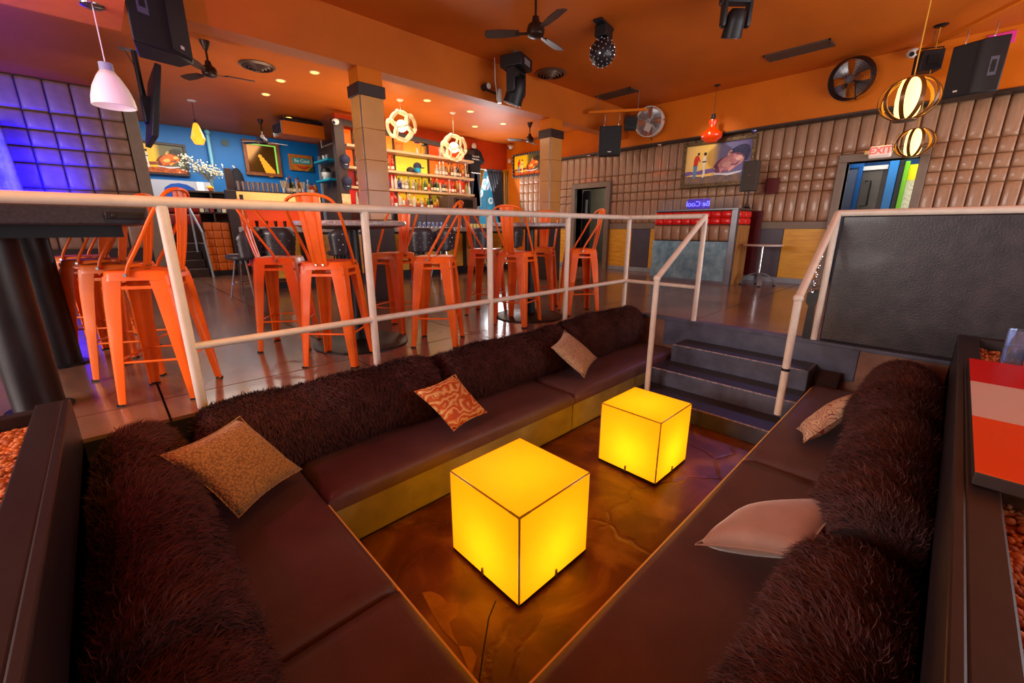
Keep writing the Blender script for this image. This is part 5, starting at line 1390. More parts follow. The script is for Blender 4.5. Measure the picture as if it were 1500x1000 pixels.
lamp('shelf_strip', 'AREA', (6.2, 10.12, 3.22), 7, (1, .70, .35), (6.2, 10.3, 2), 3.4, .04)
struct('trim_7', MB().prism([(4.34, 3.23), (8.10, 3.04), (8.10, 3.13), (4.34, 3.36)], 9.98, 10.06, 'y'), M_darkwood)
struct('trim_8', MB().box(4.12, 4.34, 9.92, 10.08, 0, 3.34), M_darkwood, bevel=.008)
# bottles
def bottle_proto(kind, col, capc, labc):
    t = thing('liquor_bottle', '', 'bottle')
    P_ = {'tall': [(.001, 0), (.036, 0), (.038, .01), (.038, .17), (.030, .20), (.014, .225), (.013, .29), (.001, .29)],
          'slim': [(.001, 0), (.030, 0), (.031, .01), (.030, .15), (.016, .22), (.012, .31), (.001, .31)],
          'squat': [(.001, 0), (.048, 0), (.050, .012), (.050, .13), (.035, .165), (.016, .18), (.015, .215), (.001, .215)],
          'carafe': [(.001, 0), (.042, 0), (.044, .01), (.036, .10), (.020, .18), (.018, .22), (.001, .22)]}[kind]
    part('glass_body', MB().lathe(P_, 12), mat('bottle_%d_%d_%d' % col, col, .12, coat=.4), t, angle=.8)
    top = P_[-1][1]
    part('cap', MB().cyl((0, 0, top - .03), (0, 0, top + .015), .016, n=8), mat('cap_%d_%d_%d' % capc, capc, .4), t)
    rr = P_[2][0] + .001
    if labc: part('paper_label', MB().lathe([(rr if kind != 'carafe' else .041, .035), (rr if kind != 'carafe' else .038, .095)], 12), mat('label_%d_%d_%d' % labc, labc, .6), t)
    return t
PROTO = {}
BOT = {'clear': (150, 132, 112), 'amber': (120, 58, 14), 'green': (52, 84, 40), 'dark': (34, 24, 22), 'blue': (40, 84, 150), 'white': (190, 176, 160), 'red': (170, 26, 18), 'gold': (166, 112, 30), 'navy': (30, 34, 84), 'pink': (180, 96, 90), 'olive': (120, 116, 50)}
def bottle(colname, kind, x, y, z, label, group):
    key = (colname, kind)
    cap = {'amber': (30, 24, 22), 'clear': (190, 190, 196), 'dark': (160, 30, 20), 'white': (210, 60, 40), 'green': (200, 180, 90)}.get(colname, (40, 34, 34))
    labc = {'amber': (222, 206, 170), 'clear': (206, 196, 180), 'dark': (210, 190, 150), 'green': (230, 220, 190), 'red': (240, 220, 200), 'gold': (150, 40, 24)}.get(colname)
    if key not in PROTO:
        p = bottle_proto(kind, BOT[colname], cap, labc); PROTO[key] = p
        p.location = (x, y, z); p['label'] = label; p['group'] = group; r = p
    else: r = dup(PROTO[key], (x, y, z), random.random() * 6, label, group)
    s = .92 + .16 * random.random(); r.scale = (s, s, s * (.95 + .1 * random.random()))
    return r
def row(cols_, x0, x1, y, z, where, group, sc=1.15):
    n = len(cols_)
    for i, ck in enumerate(cols_):
        c, k = ck.split('-')
        x = x0 + (x1 - x0) * (i + .5) / n
        b = bottle(c, k, x, y + random.uniform(-.03, .03), z, '%s %s bottle, %s from the left %s' % (c, k, ORD[i], where), group)
        b.scale = tuple(v * sc for v in b.scale)
row('amber-tall red-tall'.split(), 5.42, 5.64, 10.12, 2.395, 'on the middle bar shelf beside the column', 'bottles at the left of the middle bar shelf')
row('clear-squat clear-tall clear-tall amber-squat gold-tall amber-tall clear-squat dark-tall amber-tall gold-squat clear-slim dark-slim'.split(), 6.86, 8.0, 10.12, 2.395, 'in the middle bar shelf orange bay', 'bottles at the right of the middle bar shelf')
row('blue-tall white-slim white-tall navy-squat clear-squat clear-squat olive-tall clear-carafe olive-squat gold-carafe olive-slim green-tall gold-squat green-slim dark-tall green-tall white-carafe dark-squat amber-tall clear-slim red-tall amber-slim gold-tall white-tall red-slim olive-tall white-slim'.split(), 5.38, 8.0, 10.10, 1.965, 'on the lowest bar shelf', 'bottles on the lowest bar shelf')
row('pink-tall red-tall white-tall white-squat pink-slim clear-tall white-tall gold-squat clear-squat gold-carafe green-tall dark-tall gold-squat gold-tall'.split(), 5.38, 6.85, 10.0, 1.505, 'on the back bar worktop', 'bottles on the back bar worktop')
row('gold-tall'.split(), 4.60, 4.72, 10.08, 2.865, 'on the top shelf between post and column', 'bottles between post and column')
row('dark-tall'.split(), 4.60, 4.72, 10.08, 2.395, 'on the middle shelf between post and column', 'bottles between post and column')
row('amber-tall'.split(), 4.56, 4.68, 10.08, 1.965, 'on the lowest shelf between post and column', 'bottles between post and column')
row('white-slim clear-slim'.split(), 4.50, 4.68, 10.0, 1.505, 'on the worktop between post and column', 'bottles between post and column')
row('white-tall clear-squat'.split(), 6.95, 7.25, 10.12, 2.865, 'on the top bar shelf red bay', 'bottles on the top bar shelf')
ln = thing('lantern', 'black wire lantern on the top bar shelf', 'lantern', (6.53, 10.1, 2.865))
part('base', MB().box(-.08, .08, -.08, .08, 0, .02), M_blackmetal, ln, smooth=False)
for (x, y) in ((-.07, -.07), (.07, -.07), (.07, .07), (-.07, .07), (0, -.07), (-.035, -.07), (.035, -.07)): part('bar', MB().cyl((x, y, .02), (x, y, .22), .006, n=5), M_blackmetal, ln)
part('roof', MB().lathe([(.115, .22), (.02, .29), (.01, .32), (.001, .32)], 4), M_blackmetal, ln, smooth=False)
fl = thing('flower_vase', 'small vase with a purple bloom on the top bar shelf', 'vase', (6.30, 10.1, 2.865))
part('vase', MB().lathe([(.001, 0), (.025, 0), (.03, .05), (.015, .12), (.02, .14)], 12), M_white, fl)
part('stem', MB().cyl((0, 0, .1), (.01, 0, .26), .004, n=5), mat('green_stem', (60, 90, 40), .6), fl)
part('bloom', MB().ball((.01, 0, .29), .055, 8, 6, (1, 1, .8)).ball((-.04, 0, .27), .03, 6, 4).ball((.055, 0, .275), .03, 6, 4), mat('purple_petal', (110, 50, 130), .6), fl)
tag(part('orange_print', MB().box(-.10, .10, -.008, .008, 0, .26), mat('orange_print', (236, 92, 20), .5, rgb2=(250, 150, 60), vscale=8), None, (5.93, 10.33, 2.866), bevel=.003), 'small orange print leaning on the top bar shelf', 'print')
def cap_thing(label, loc, rz, colr, parentm=M_black):
    r = thing('baseball_cap', label, 'cap', loc, rz)
    part('crown', MB().lathe([(.105, 0), (.108, .03), (.095, .085), (.06, .12), (.001, .135)], 18), colr, r)
    part('visor', MB().prism([(-.09, -.06), (-.085, -.13), (-.05, -.175), (0, -.19), (.05, -.175), (.085, -.13), (.09, -.06)], 0.0, .008), colr, r)
    part('button', MB().ball((0, 0, .137), .01, 6, 4), colr, r)
    return r
M_navy = mat('navy_cloth', (36, 38, 66), .7, var=.1)
hs = thing('hat_stand', 'turquoise block stand carrying a navy cap on the middle bar shelf', 'stand', (6.28, 10.1, 2.395))
part('block', MB().lathe([(.001, 0), (.085, 0), (.09, .13), (.001, .13)], 14), mat('turquoise', (30, 150, 190), .4), hs)
part('stand_foot', MB().cyl((0, 0, 0), (0, 0, .012), .10, n=14), mat('turquoise', (30, 150, 190), .4), hs)
cap_thing('navy cap on the turquoise stand on the middle bar shelf', (6.28, 10.1, 2.527), 1.2, M_navy)
cap_thing('dark cap lying flat left of the turquoise stand on the bar shelf', (6.06, 10.08, 2.395), .8, M_black)
# caps on the brown post
for k, (z, lb) in enumerate(((2.50, 'upper navy cap hooked on the brown post'), (2.04, 'lower navy cap hooked on the brown post'))):
    c_ = cap_thing(lb, (4.29, 9.90, z), 0, M_navy); c_.rotation_euler = (PI / 2 * .95, 0, 0)
    part('white_logo_patch', MB().box(-.03, .03, -.112, -.104, .02, .06), M_white, c_, smooth=False)
tag(part('drink_poster', MB().box(-.10, .10, -.006, .006, -.17, .17), mat('amber_poster', (226, 160, 50), .5, rgb2=(236, 214, 180), vscale=6), None, (4.24, 9.905, 1.60)), 'amber drink poster on the foot of the brown post', 'poster')
# turquoise niche shelves
for nm, z in (('upper', 2.90), ('lower', 2.36)):
    s = thing('niche_shelf', nm + ' turquoise shelf on the brown side wall', 'shelf', (5.27, 13.5, z), 0, 'turquoise niche shelves')
    part('board', MB().box(-.18, .175, -.55, .50, 0, .06), mat('turquoise_shelf', (24, 160, 190), .4), s, smooth=False, bevel=.01)
    part('bracket', MB().box(.10, .175, -.02, .02, -.12, 0), M_steel, s, smooth=False)
hd = thing('skull_ornament', 'white head ornament with a black cap on the lower turquoise shelf', 'ornament', (5.2, 13.4, 2.421))
part('head', MB().ball((0, 0, .15), .13, 14, 10, (1, 1, 1.15)).box(-.08, .08, -.08, .08, 0, .08), M_white, hd)
part('cap', MB().lathe([(.14, .20), (.145, .24), (.11, .31), (.001, .335)], 16), M_black, hd)
for k, (y, c_) in enumerate(((13.2, 'left'), (13.45, 'right'))):
    r = thing('shelf_cup', ('white' if k else 'grey') + ' cup on the upper turquoise shelf', 'cup', (5.2, y, 2.961), 0, 'cups on the turquoise shelf')
    part('cup_body', MB().lathe([(.001, 0), (.04, 0), (.05, .12), (.045, .12), (.035, .01)], 12), M_white if k else M_skirt, r)
    part('handle', MB().tube([(.045, 0, .1), (.08, 0, .09), (.075, 0, .04), (.04, 0, .03)], .007, 5), M_white if k else M_skirt, r)
# bar stools
def tufted(label):
    t = thing('tufted_bar_stool', label, 'stool', (0, 0, 0), 0, 'tufted bucket stools along the bar')
    part('seat_pad', MB().lathe([(.001, .56), (.19, .56), (.215, .58), (.22, .61), (.19, .64), (.001, .65)], 22), M_tuft, t)
    mb = MB()
    def sh(u, v, off):
        an = -PI / 2 + (u - .5) * 2.5; rr = .235 + .05 * v + off
        hh = .60 + .42 * v * (1 - .30 * abs(2 * u - 1) ** 3)
        return (rr * math.cos(an), rr * math.sin(an), hh)
    n_, m_ = 14, 8; vs = []
    for off in (.0, .045):
        for j in range(m_ + 1):
            for i in range(n_ + 1):
                u, v = i / n_, j / m_; e = math.sqrt(max(0, 1 - abs(2 * u - 1) ** 6)) * math.sqrt(max(0, 1 - v ** 8))
                dim = .012 * max(0, math.cos((u * 7 + (j % 2) * .5) * 2 * PI)) if off else 0
                vs.append(sh(u, v, (off * e - dim) if off else 0))
    o = (n_ + 1) * (m_ + 1)
    fs = [(j * (n_ + 1) + i, j * (n_ + 1) + i + 1, (j + 1) * (n_ + 1) + i + 1, (j + 1) * (n_ + 1) + i) for j in range(m_) for i in range(n_)]
    fs += [tuple(o + q for q in f[::-1]) for f in fs]
    for i in range(n_): fs += [(i, o + i, o + i + 1, i + 1), (m_ * (n_ + 1) + i, m_ * (n_ + 1) + i + 1, o + m_ * (n_ + 1) + i + 1, o + m_ * (n_ + 1) + i)]
    for j in range(m_): fs += [(j * (n_ + 1), (j + 1) * (n_ + 1), o + (j + 1) * (n_ + 1), o + j * (n_ + 1)), (j * (n_ + 1) + n_, o + j * (n_ + 1) + n_, o + (j + 1) * (n_ + 1) + n_, (j + 1) * (n_ + 1) + n_)]
    mb.add(vs, fs)
    bk_ = part('bucket_back', mb, M_tuft, t, angle=1.4)
    for r_ in range(4):
        for c_ in range(4):
            u = .26 + .16 * c_ + (.08 if r_ % 2 else 0); v = .15 + .20 * r_
            if u > .8: continue
            p = Vector(sh(u, v, .043)); part('button', MB().ball(p, .012, 6, 4), M_steel, bk_)
    for k in range(4):
        a = PI / 4 + k * PI / 2
        part('leg', MB().cyl((.10 * math.cos(a), .10 * math.sin(a), .56), (.235 * math.cos(a), .235 * math.sin(a), 0), .013, .011, n=8), M_chrome, t)
    part('foot_ring', MB().tube([(.185 * math.cos(a), .185 * math.sin(a), .21) for a in [2 * PI * i / 24 for i in range(24)]], .009, 6, closed=True), M_chrome, t)
    part('swivel', MB().cyl((0, 0, .50), (0, 0, .565), .08, n=14), M_blackmetal, t)
    return t
tf = None
for i, (x, rz, lb) in enumerate(((1.48, .9, 'tufted bucket stool at the end of the bar by the extinguisher, turned sideways'), (1.98, -.3, 'second tufted bucket stool along the bar, behind the edgewise orange stool'), (2.95, .2, 'third tufted bucket stool along the bar, seen beside the prominent orange stool'), (4.52, -.3, 'fourth tufted bucket stool along the bar, behind the glaring orange back'), (5.02, .1, 'fifth tufted bucket stool along the bar'), (6.02, -.15, 'sixth tufted bucket stool along the bar'), (7.0, .2, 'last tufted bucket stool along the bar, by the curtained window'))):
    if tf is None: tf = tufted(lb); tf.location = (x, 7.35, 0); tf.rotation_euler = (0, 0, rz)
    else: dup(tf, (x, 7.35, 0), rz, lb)
# on the bar top
for i in range(7):
    tumbler('small upturned tumbler on the bar top, %s of the row from the left' % ORD[i], 5.05 + .11 * i, 8.15, 1.031, .038, .11, 'tumblers in a row on the bar top')
for i in range(6):
    g_ = thing('shot_glass', 'pale shot glass on the bar top nearer the window, %s from the left' % ORD[i], 'glass', (6.35 + .10 * i, 8.12, 1.031), 0, 'shot glasses on the bar top')
    part('glass_body', MB().lathe([(.001, 0), (.028, 0), (.034, .085), (.030, .085), (.026, .01)], 10), mat('pale_yellow_glass', (226, 214, 130), .2), g_)
mo = thing('till_screen', 'black till screen standing on the bar top', 'monitor', (4.62, 8.25, 1.031), .2)
part('screen', MB().box(-.16, .16, -.02, .02, .08, .32), M_black, mo, bevel=.008)
part('stand', MB().cyl((0, .02, 0), (0, .02, .1), .02, n=8).cyl((0, .02, 0), (0, .02, .012), .09, n=14), M_black, mo)
fe = thing('fire_extinguisher', 'red fire extinguisher on the end of the bar', 'extinguisher', (1.70, 7.93, .42))
part('cylinder', MB().lathe([(.001, 0), (.055, 0), (.06, .02), (.06, .34), (.04, .39), (.02, .41), (.001, .41)], 16), mat('fire_red', (196, 16, 12), .3, coat=.3), fe)
part('valve', MB().box(-.02, .05, -.015, .015, .41, .46), M_black, fe, bevel=.004)
part('hose', MB().tube([(.04, 0, .44), (.09, 0, .36), (.075, 0, .1)], .01, 6), M_black, fe)
part('wall_hook', MB().box(-.03, .03, .05, .0601, .1, .4), M_black, fe, smooth=False)

# ---- hanging outfit
of = thing('display_outfit', 'black printed t-shirt and dark trousers hung as a display beside the bottle shelves', 'clothing', (8.36, 10.32, 1.60))
part('trousers', MB().prism([(-.20, 0), (-.04, 0), (.0, .70), (.03, .02), (.20, .05), (.17, 1.02), (-.15, 1.02)], -.05, .05, 'y'), mat('dark_denim', (34, 36, 52), .7, var=.1), of, bevel=.03)
ts_ = part('t_shirt', MB().prism([(-.19, 1.0), (.19, 1.0), (.20, 1.34), (.30, 1.25), (.36, 1.36), (.22, 1.60), (.08, 1.66), (-.08, 1.66), (-.22, 1.60), (-.36, 1.36), (-.30, 1.25), (-.20, 1.34)], -.06, .06, 'y'), mat('black_cotton', (24, 22, 26), .8), of, bevel=.03)
pts = []
for k in range(2):
    part('print_scroll', MB().tube([(-.13 + .026 * i, -.065, 1.44 - .075 * k + .022 * math.sin(i * 2.3 + k)) for i in range(11)], .009, 5), M_white, ts_)
part('shirt_hem', MB().tube([(-.17 + .034 * i, -.062, .99 + .012 * math.sin(i * 1.9)) for i in range(11)], .012, 5), M_white, of)
part('head_form', MB().ball((0, 0, 1.72), .085, 12, 8, (1, .6, 1.2)), M_white, of)
part('hanger_hook', MB().tube([(0, 0, 1.80), (0, 0, 1.88), (.02, 0, 1.90)], .005, 5), M_steel, of)
# ---- window and curtains in the bar wall
w1 = sempty('window_1')
M_teal = mat('teal_painted_window', (40, 130, 170), .2, rgb2=(70, 160, 196), vscale=2.5, emit=(60, 150, 190), estr=.45)
part('window_pane', MB().box(8.35, 9.5, 10.46, 10.48, .6, 2.74), M_teal, w1, smooth=False)
part('window_frame', MB().box(8.30, 9.52, 10.42, 10.50, 2.70, 2.77).box(8.30, 8.36, 10.42, 10.5, 0, 2.7).box(9.46, 9.52, 10.42, 10.5, 0, 2.7).box(8.30, 9.52, 10.42, 10.5, 0, .6), M_cream, w1, smooth=False)
for x in (8.62, 8.92, 9.2): part('pane_bar', MB().box(x - .012, x + .012, 10.45, 10.462, .6, 2.7), M_skirt, w1, smooth=False)
for (x, z, r_) in ((8.90, 2.32, .17), (8.66, 2.05, .13), (9.05, 2.52, .09), (9.1, 1.85, .10)):
    b = part('painted_moon', MB().cyl((x, 10.455, z), (x, 10.46, z), r_, n=28), mat('moon_white', (232, 240, 240), .5, emit=(230, 240, 245), estr=.45), w1, smooth=False)
    part('moon_swirl', MB().tube([(x + r_ * .6 * (1 - i / 22) * math.cos(i * .6), 10.452, z + r_ * .6 * (1 - i / 22) * math.sin(i * .6)) for i in range(18)], .012, 5), M_teal, b)
part('curtain_rod', MB().cyl((8.55, 10.30, 2.72), (9.74, 10.30, 2.72), .015, n=8), M_cream, w1)
def drape(name, label, tops, bots, z1, z0, y, m, folds, grp):
    t = thing(name, label, 'curtain', ((tops[0] + tops[1]) / 2, y, z0), 0, grp)
    cx = (tops[0] + tops[1]) / 2
    def pt(u, v):
        e = (1 - v) ** 1.3 * 1.0
        a = bots[0] + (tops[0] - bots[0]) * v; b = bots[1] + (tops[1] - bots[1]) * v
        sag = 0
        return (a + (b - a) * u - cx + sag, .035 * math.sin(u * folds * 2 * PI), z0 + (z1 - z0) * v - z0)
    mb = MB().quadgrid(pt, folds * 6, 10)
    o = part('cloth', mb, m, t, angle=3)
    sd = o.modifiers.new('thick', 'SOLIDIFY'); sd.thickness = .006
    part('heading_tape', MB().box(tops[0] - cx, tops[1] - cx, -.03, .03, z1 - z0 - .03, z1 - z0 + .01), m, t, smooth=False)
    return t
M_navycurt = mat('navy_velvet', (26, 30, 48), .6, var=.2, sheen=.3)
M_goldcurt = mat('gold_satin', (176, 132, 30), .35, rgb2=(120, 84, 16), vscale=4, stretch=(6, 1, .5))
drape('window_curtain', 'narrow gold curtain at the outfit side of the far window', (8.56, 8.74), (8.18, 8.36), 2.74, 1.2, 10.33, M_goldcurt, 2, 'far window curtains')
drape('window_curtain', 'dark navy curtain drawn aside at the far window', (8.80, 9.38), (9.28, 9.50), 2.74, 1.2, 10.27, M_navycurt, 5, 'far window curtains')
drape('window_curtain', 'gold curtain in the corner beside the navy curtain', (9.40, 9.62), (9.44, 9.62), 2.74, 1.0, 10.20, M_goldcurt, 3, 'far window curtains')
drape('stage_drape', 'silver grey drape at the left end of the padded wall', (-1.45, -.86), (-1.5, -.76), 2.75, .9, 11.25, mat('silver_cloth', (190, 186, 176), .5, rgb2=(120, 116, 108), vscale=5), 3, None)
del_ = bpy.data.objects['stage_drape']
# ------------------------------------------------------------------ RAISED CORNER BY THE BLUE WALL
stg = struct('stage_platform', MB().box(.97, 5.45, 12.3, 14.5, 0, .68).box(1.60, 2.30, 11.16, 12.3, 0, .68), M_darkwood)
ss = sempty('stage_stairs')
for k in range(4):
    part('step', MB().box(.97, 1.58, 11.1 + .30 * k, 12.3, .17 * k, .17 * (k + 1)), M_darkwood, ss, smooth=False, bevel=.008)
pp = thing('padded_parapet', 'orange padded parapet panel beside the stage steps', 'panel', (1.62, 11.14, 0))
part('board', MB().box(0, .48, 0, .03, .08, 1.14), M_darkwood, pp, smooth=False)
part('foot_rail', MB().box(-.02, .50, -.01, .04, 0, .10), M_black, pp, smooth=False)
PO = pad_mesh('parapet_pad', M_orpad, '-y')
for i in range(3):
    for j in range(6): link('parapet_pad', PO, pp, (.004 + .158 * i, 0, .115 + .17 * j), (0, 0, 0), (.154, .03, .166))
hr = thing('stair_handrail', 'pale metal handrail on the stage steps', 'handrail', (1.57, 11.0, 0))
part('rail', MB().cyl((-.06, .8, 1.50), (.0, .0, .93), .022, n=10).cyl((.0, .0, .93), (.05, -.01, .0), .022, n=10).ball((0, 0, .93), .023, 10, 6), M_skirt, hr)
part('post', MB().cyl((-.05, .70, .5), (-.05, .70, 1.46), .02, n=8), M_skirt, hr)
rb = thing('red_booth_seat', 'dark red padded booth seat behind the stage steps', 'seat', (1.46, 13.2, .68))
part('seat', MB().box(-.42, .42, -.42, .0, 0, .42), M_darkwood, rb, smooth=False)
PRD = pad_mesh('back_pad', mat('maroon_vinyl', (128, 24, 16), .4, var=.1), '-y')
part('back_board', MB().box(-.45, .45, .0, .08, 0, 1.0), M_darkwood, rb, smooth=False)
for i in range(2):
    for j in range(3): link('back_pad', PRD, rb, (-.44 + .44 * i, 0, .06 + .31 * j), (0, 0, 0), (.435, .06, .30))
mu = thing('wall_mural', 'white wall panel with a rounded blue shape under the face painting', 'mural', (1.7, 14.49, 1.20))
part('white_field', MB().box(-.62, .78, -.02, .0, 0, 1.02), mat('mural_white', (206, 206, 216), .5), mu, smooth=False)
part('blue_lobe', MB().prism([(-.30, 0), (.42, 0), (.42, .72), (.36, .84), (.22, .93), (.05, .96), (-.12, .93), (-.25, .84), (-.30, .72)], -.026, -.021, 'y'), mat('mural_blue', (20, 90, 190), .5), mu, smooth=False)
cn = thing('console_shelf', 'dark console shelf with books against the blue wall', 'console', (2.25, 13.7, .68))
part('top', MB().box(-.55, .58, -.2, .2, 1.20, 1.25), M_darkwood, cn, smooth=False, bevel=.006)
for x in (-.53, .0, .53): part('upright', MB().box(x - .02, x + .02, -.19, .19, 0, 1.2), M_darkwood, cn, smooth=False)
part('shelf', MB().box(-.53, .53, -.19, .19, .70, .73), M_darkwood, cn, smooth=False)
part('back_panel', MB().box(-.53, .53, .17, .19, 0, 1.2), M_black, cn, smooth=False)
for i in range(9):
    h = .22 + .12 * random.random(); x = -.46 + .105 * i
    b = tag(part('book', MB().box(-.04, .04, -.12, .12, 0, h), random.choice((mat('book_tan', (150, 116, 84), .6), mat('book_red', (120, 40, 34), .6), mat('book_grey', (96, 92, 96), .6), mat('book_cream', (196, 184, 160), .6))), None, (2.25 + x + (.06 if i > 4 else 0), 13.62, 1.412)), '%s book from the left on the console shelf' % ORD[i], 'book', 'books on the console shelf')
va = thing('flower_vase', 'glass vase of dried white flowers on the dark console', 'vase', (2.33, 13.6, 1.931))
part('vase', MB().lathe([(.001, 0), (.05, 0), (.045, .06), (.03, .16), (.055, .30), (.05, .30), (.025, .16), (.04, .02)], 16), mat('pale_blue_glass', (150, 190, 206), .1, trans=.6), va)
st_ = MB(); bl_ = MB()
for k in range(60):
    a = random.uniform(-.5, .5) if k % 3 else random.uniform(-2.6, -2.0) + PI * 0
    lean = (random.uniform(-.22, .30), random.uniform(-.15, .15), random.uniform(.42, .62)) if k % 3 else (random.uniform(-.62, -.15), random.uniform(-.1, .1), random.uniform(.45, .85))
    tip = Vector(lean); st_.tube([(0, 0, .2), tip * .55 + Vector((0, 0, .15)), tip], .004, 4)
    for q in range(4): bl_.ball(tip + Vector((random.gauss(0, .035), random.gauss(0, .03), random.gauss(0, .035))), .017, 5, 4)
part('dry_stems', st_, mat('dry_stem', (120, 112, 70), .7), va)['kind'] = 'stuff'
part('dry_blossoms', bl_, mat('dry_white_blossom', (226, 222, 196), .7), va)['kind'] = 'stuff'
tag(part('white_card', MB().box(-.07, .07, -.004, .004, 0, .22, Matrix.Rotation(-.2, 4, 'X')), M_white, None, (2.08, 13.58, 1.931)), 'white card standing on the dark console', 'card')
fp = thing('flower_pot', 'small orange flower pot on the dark console', 'pot', (2.27, 13.52, 1.931))
part('pot', MB().lathe([(.001, 0), (.04, 0), (.055, .07), (.05, .07), (.035, .01)], 12), mat('terracotta', (190, 84, 30), .6), fp)
part('blooms', MB().ball((0, 0, .09), .05, 8, 6).ball((.05, 0, .08), .03, 6, 4).ball((-.05, 0, .09), .03, 6, 4), mat('yellow_bloom', (236, 176, 40), .6), fp)
struct('trim_9', MB().box(2.46, 2.62, 12.6, 12.7, .68, 2.42).box(2.10, 2.30, 11.0, 11.14, 0, 1.80).box(2.36, 2.42, 11.0, 11.08, 0, 1.72), M_darkwood, bevel=.006)
jk = thing('hung_jacket', 'black jacket hanging on a white hook by the blue wall', 'jacket', (3.10, 14.41, 2.10))
part('body', MB().lathe([(.001, 0), (.16, .0), (.17, .18), (.14, .38), (.08, .50), (.04, .54), (.001, .55)], 14, (0, 0, 0), Matrix.Diagonal((1, .5, 1, 1))), mat('black_cloth', (26, 24, 32), .8), jk)
part('hook', MB().cyl((-.02, 0, .52), (-.05, .085, .60), .025, n=8), M_white, jk)
tag(part('wall_pipe', MB().cyl((0, 0, 0), (0, 0, .78), .045, n=12).ball((0, -.02, .80), .07, 10, 8), mat('pale_blue_pipe', (120, 190, 214), .4), None, (2.56, 14.40, 2.68)), 'pale blue pipe running up the blue wall', 'pipe')
tag(part('junction_disc', MB().cyl((0, 0, 0), (0, -.03, 0), .09, n=18), mat('dull_green_disc', (60, 84, 84), .5), None, (2.95, 14.5, 3.28)), 'round dull disc on the blue wall beside the pipe', 'plate')
mi = thing('framed_mirror', 'wood framed mirror edged with green lights on the blue wall', 'mirror', (3.82, 14.44, 2.96))
f = MB(); w_, h_, q_ = .38, .38, .09
for (a, b, c, d) in ((-w_ - q_, w_ + q_, h_, h_ + q_), (-w_ - q_, w_ + q_, -h_ - q_, -h_), (-w_ - q_, -w_, -h_, h_), (w_, w_ + q_, -h_, h_)): f.box(a, b, -.05, .04, c, d)
part('frame', f, mat('warm_wood', (150, 84, 36), .45, rgb2=(104, 54, 22), vscale=6), mi, smooth=False, bevel=.008)
part('mirror_glass', MB().box(-w_, w_, -.01, .0, -h_, h_), mat('bronze_mirror', (110, 74, 30), .12, .6), mi, smooth=False)
part('light_strip', MB().box(-w_, w_, -.02, -.01, h_ - .03, h_).box(w_ - .04, w_, -.02, -.01, -h_, h_), mat('green_led', (120, 190, 80), .4, emit=(120, 200, 80), estr=.7), mi, smooth=False)
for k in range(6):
    part('painted_reflection', MB().cyl((-.06 + .045 * k, -.012 - .001 * k, .06 - .085 * k), (-.06 + .045 * k, -.0125 - .001 * k, .06 - .085 * k), .05 + .016 * k, n=16), mat('amber_glow', (226, 150, 20), .4, emit=(226, 150, 20), estr=.45), mi, smooth=False)  # glowing discs painted in as the lamp mirrored in the glass
bs = thing('painted_sign', 'orange painted sign with a turquoise lettered banner on the blue wall', 'sign', (4.87, 14.44, 2.95))
part('board', MB().box(-.34, .34, -.02, .03, -.23, .23), mat('ochre_board', (206, 120, 30), .5, rgb2=(150, 84, 24), vscale=5), bs, smooth=False, bevel=.006)
part('banner', MB().box(-.25, .29, -.028, -.02, -.03, .13), mat('banner_teal', (36, 140, 150), .5), bs, smooth=False)
text_mesh('banner_lettering', 'Be Cool', .13, mat('pale_lettering', (206, 226, 214), .5), bs, (.02, -.030, .05), (PI / 2, 0, 0), .001, bold=.002)
part('red_swoosh', MB().tube([(-.14, -.028, -.07), (-.04, -.028, -.13), (.10, -.028, -.14), (.20, -.028, -.09)], [.012, .03, .03, .02], 6), mat('swoosh_red', (196, 56, 24), .5), bs)
part('dark_corner', MB().prism([(.16, -.23), (.34, -.23), (.34, -.05)], -.026, -.02, 'y'), mat('dark_green_paint', (50, 66, 44), .5), bs, smooth=False)
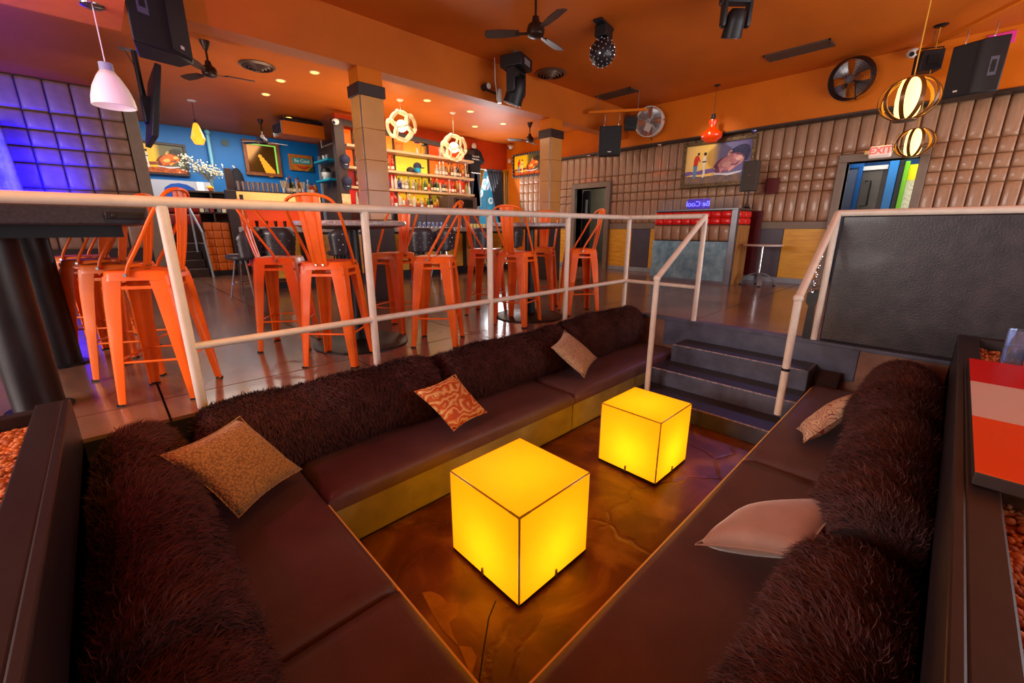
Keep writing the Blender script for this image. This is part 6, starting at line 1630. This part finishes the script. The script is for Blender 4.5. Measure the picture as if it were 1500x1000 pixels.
# service shelf with glasses
sv = thing('service_shelf', 'glowing service shelf unit with an amber lit recess at the left end of the bar', 'shelf', (3.25, 11.3, 0))
part('carcass', MB().box(-.90, .90, .05, .40, 0, 1.0), M_darkwood, sv, smooth=False)
part('lit_recess', MB().box(-.90, .90, .30, .40, 1.0, 1.60), lit((236, 70, 14), .45), sv, smooth=False)
part('end_panel', MB().box(-.93, -.90, -.05, .40, 0, 1.80).box(.90, .93, -.05, .40, 0, 1.80), M_darkwood, sv, smooth=False)
part('lit_fascia', MB().box(-.90, .90, -.05, -.03, 1.62, 1.80), mat('cream_fascia', (255, 206, 130), .5, emit=(255, 190, 96), estr=.7, var=.1, vscale=20), sv, smooth=False)
part('top_board', MB().box(-.93, .93, -.06, .42, 1.80, 1.83), M_darkwood, sv, smooth=False)
part('recess_shelf', MB().box(-.90, .90, .02, .38, .97, 1.02), M_cream, sv, smooth=False)
for i in range(9):
    x = 2.45 + .1 * i
    r = thing('bar_glass', 'brownish bar glass, %s from the left on top of the glowing service shelf' % ORD[i], 'glass', (x, 11.42, 1.831), 0, 'glasses on the service shelf')
    part('glass_body', MB().lathe([(.001, 0), (.035, 0), (.045, .20), (.04, .20), (.03, .01)], 10), mat('smoky_glass', (126, 96, 84), .1), r)
for i, x in enumerate((3.38, 3.82)):
    r = thing('straw_holder', ('nearer' if not i else 'farther right') + ' holder bristling with yellow straws on the service shelf', 'holder', (x, 11.40, 1.831), 0, 'straw holders on the service shelf')
    part('cup', MB().lathe([(.001, 0), (.05, 0), (.055, .10), (.048, .10), (.045, .01)], 12), M_steel, r)
    for k in range(9):
        a = 2 * PI * k / 9; part('straw', MB().cyl((.02 * math.cos(a), .02 * math.sin(a), .02), (.055 * math.cos(a), .055 * math.sin(a), .27), .006, n=5), mat('yellow_straw', (236, 206, 110), .5), r)
row('clear-tall dark-slim green-squat white-slim amber-tall'.split(), 3.46, 3.78, 11.45, 1.831, 'between the straw holders', 'bottles on the service shelf')
row('clear-tall red-squat gold-squat'.split(), 3.92, 4.16, 11.42, 1.831, 'at the column end of the service shelf', 'bottles on the service shelf end')
for i in range(6):
    r = thing('bar_glass', 'dark tumbler in the amber recess, %s from the left' % ORD[i], 'glass', (2.50 + .2 * i, 11.40, 1.021), 0, 'tumblers in the amber recess')
    part('glass_body', MB().lathe([(.001, 0), (.03, 0), (.04, .16), (.036, .16), (.026, .01)], 10), mat('smoky_dark_glass', (60, 30, 26), .1), r)
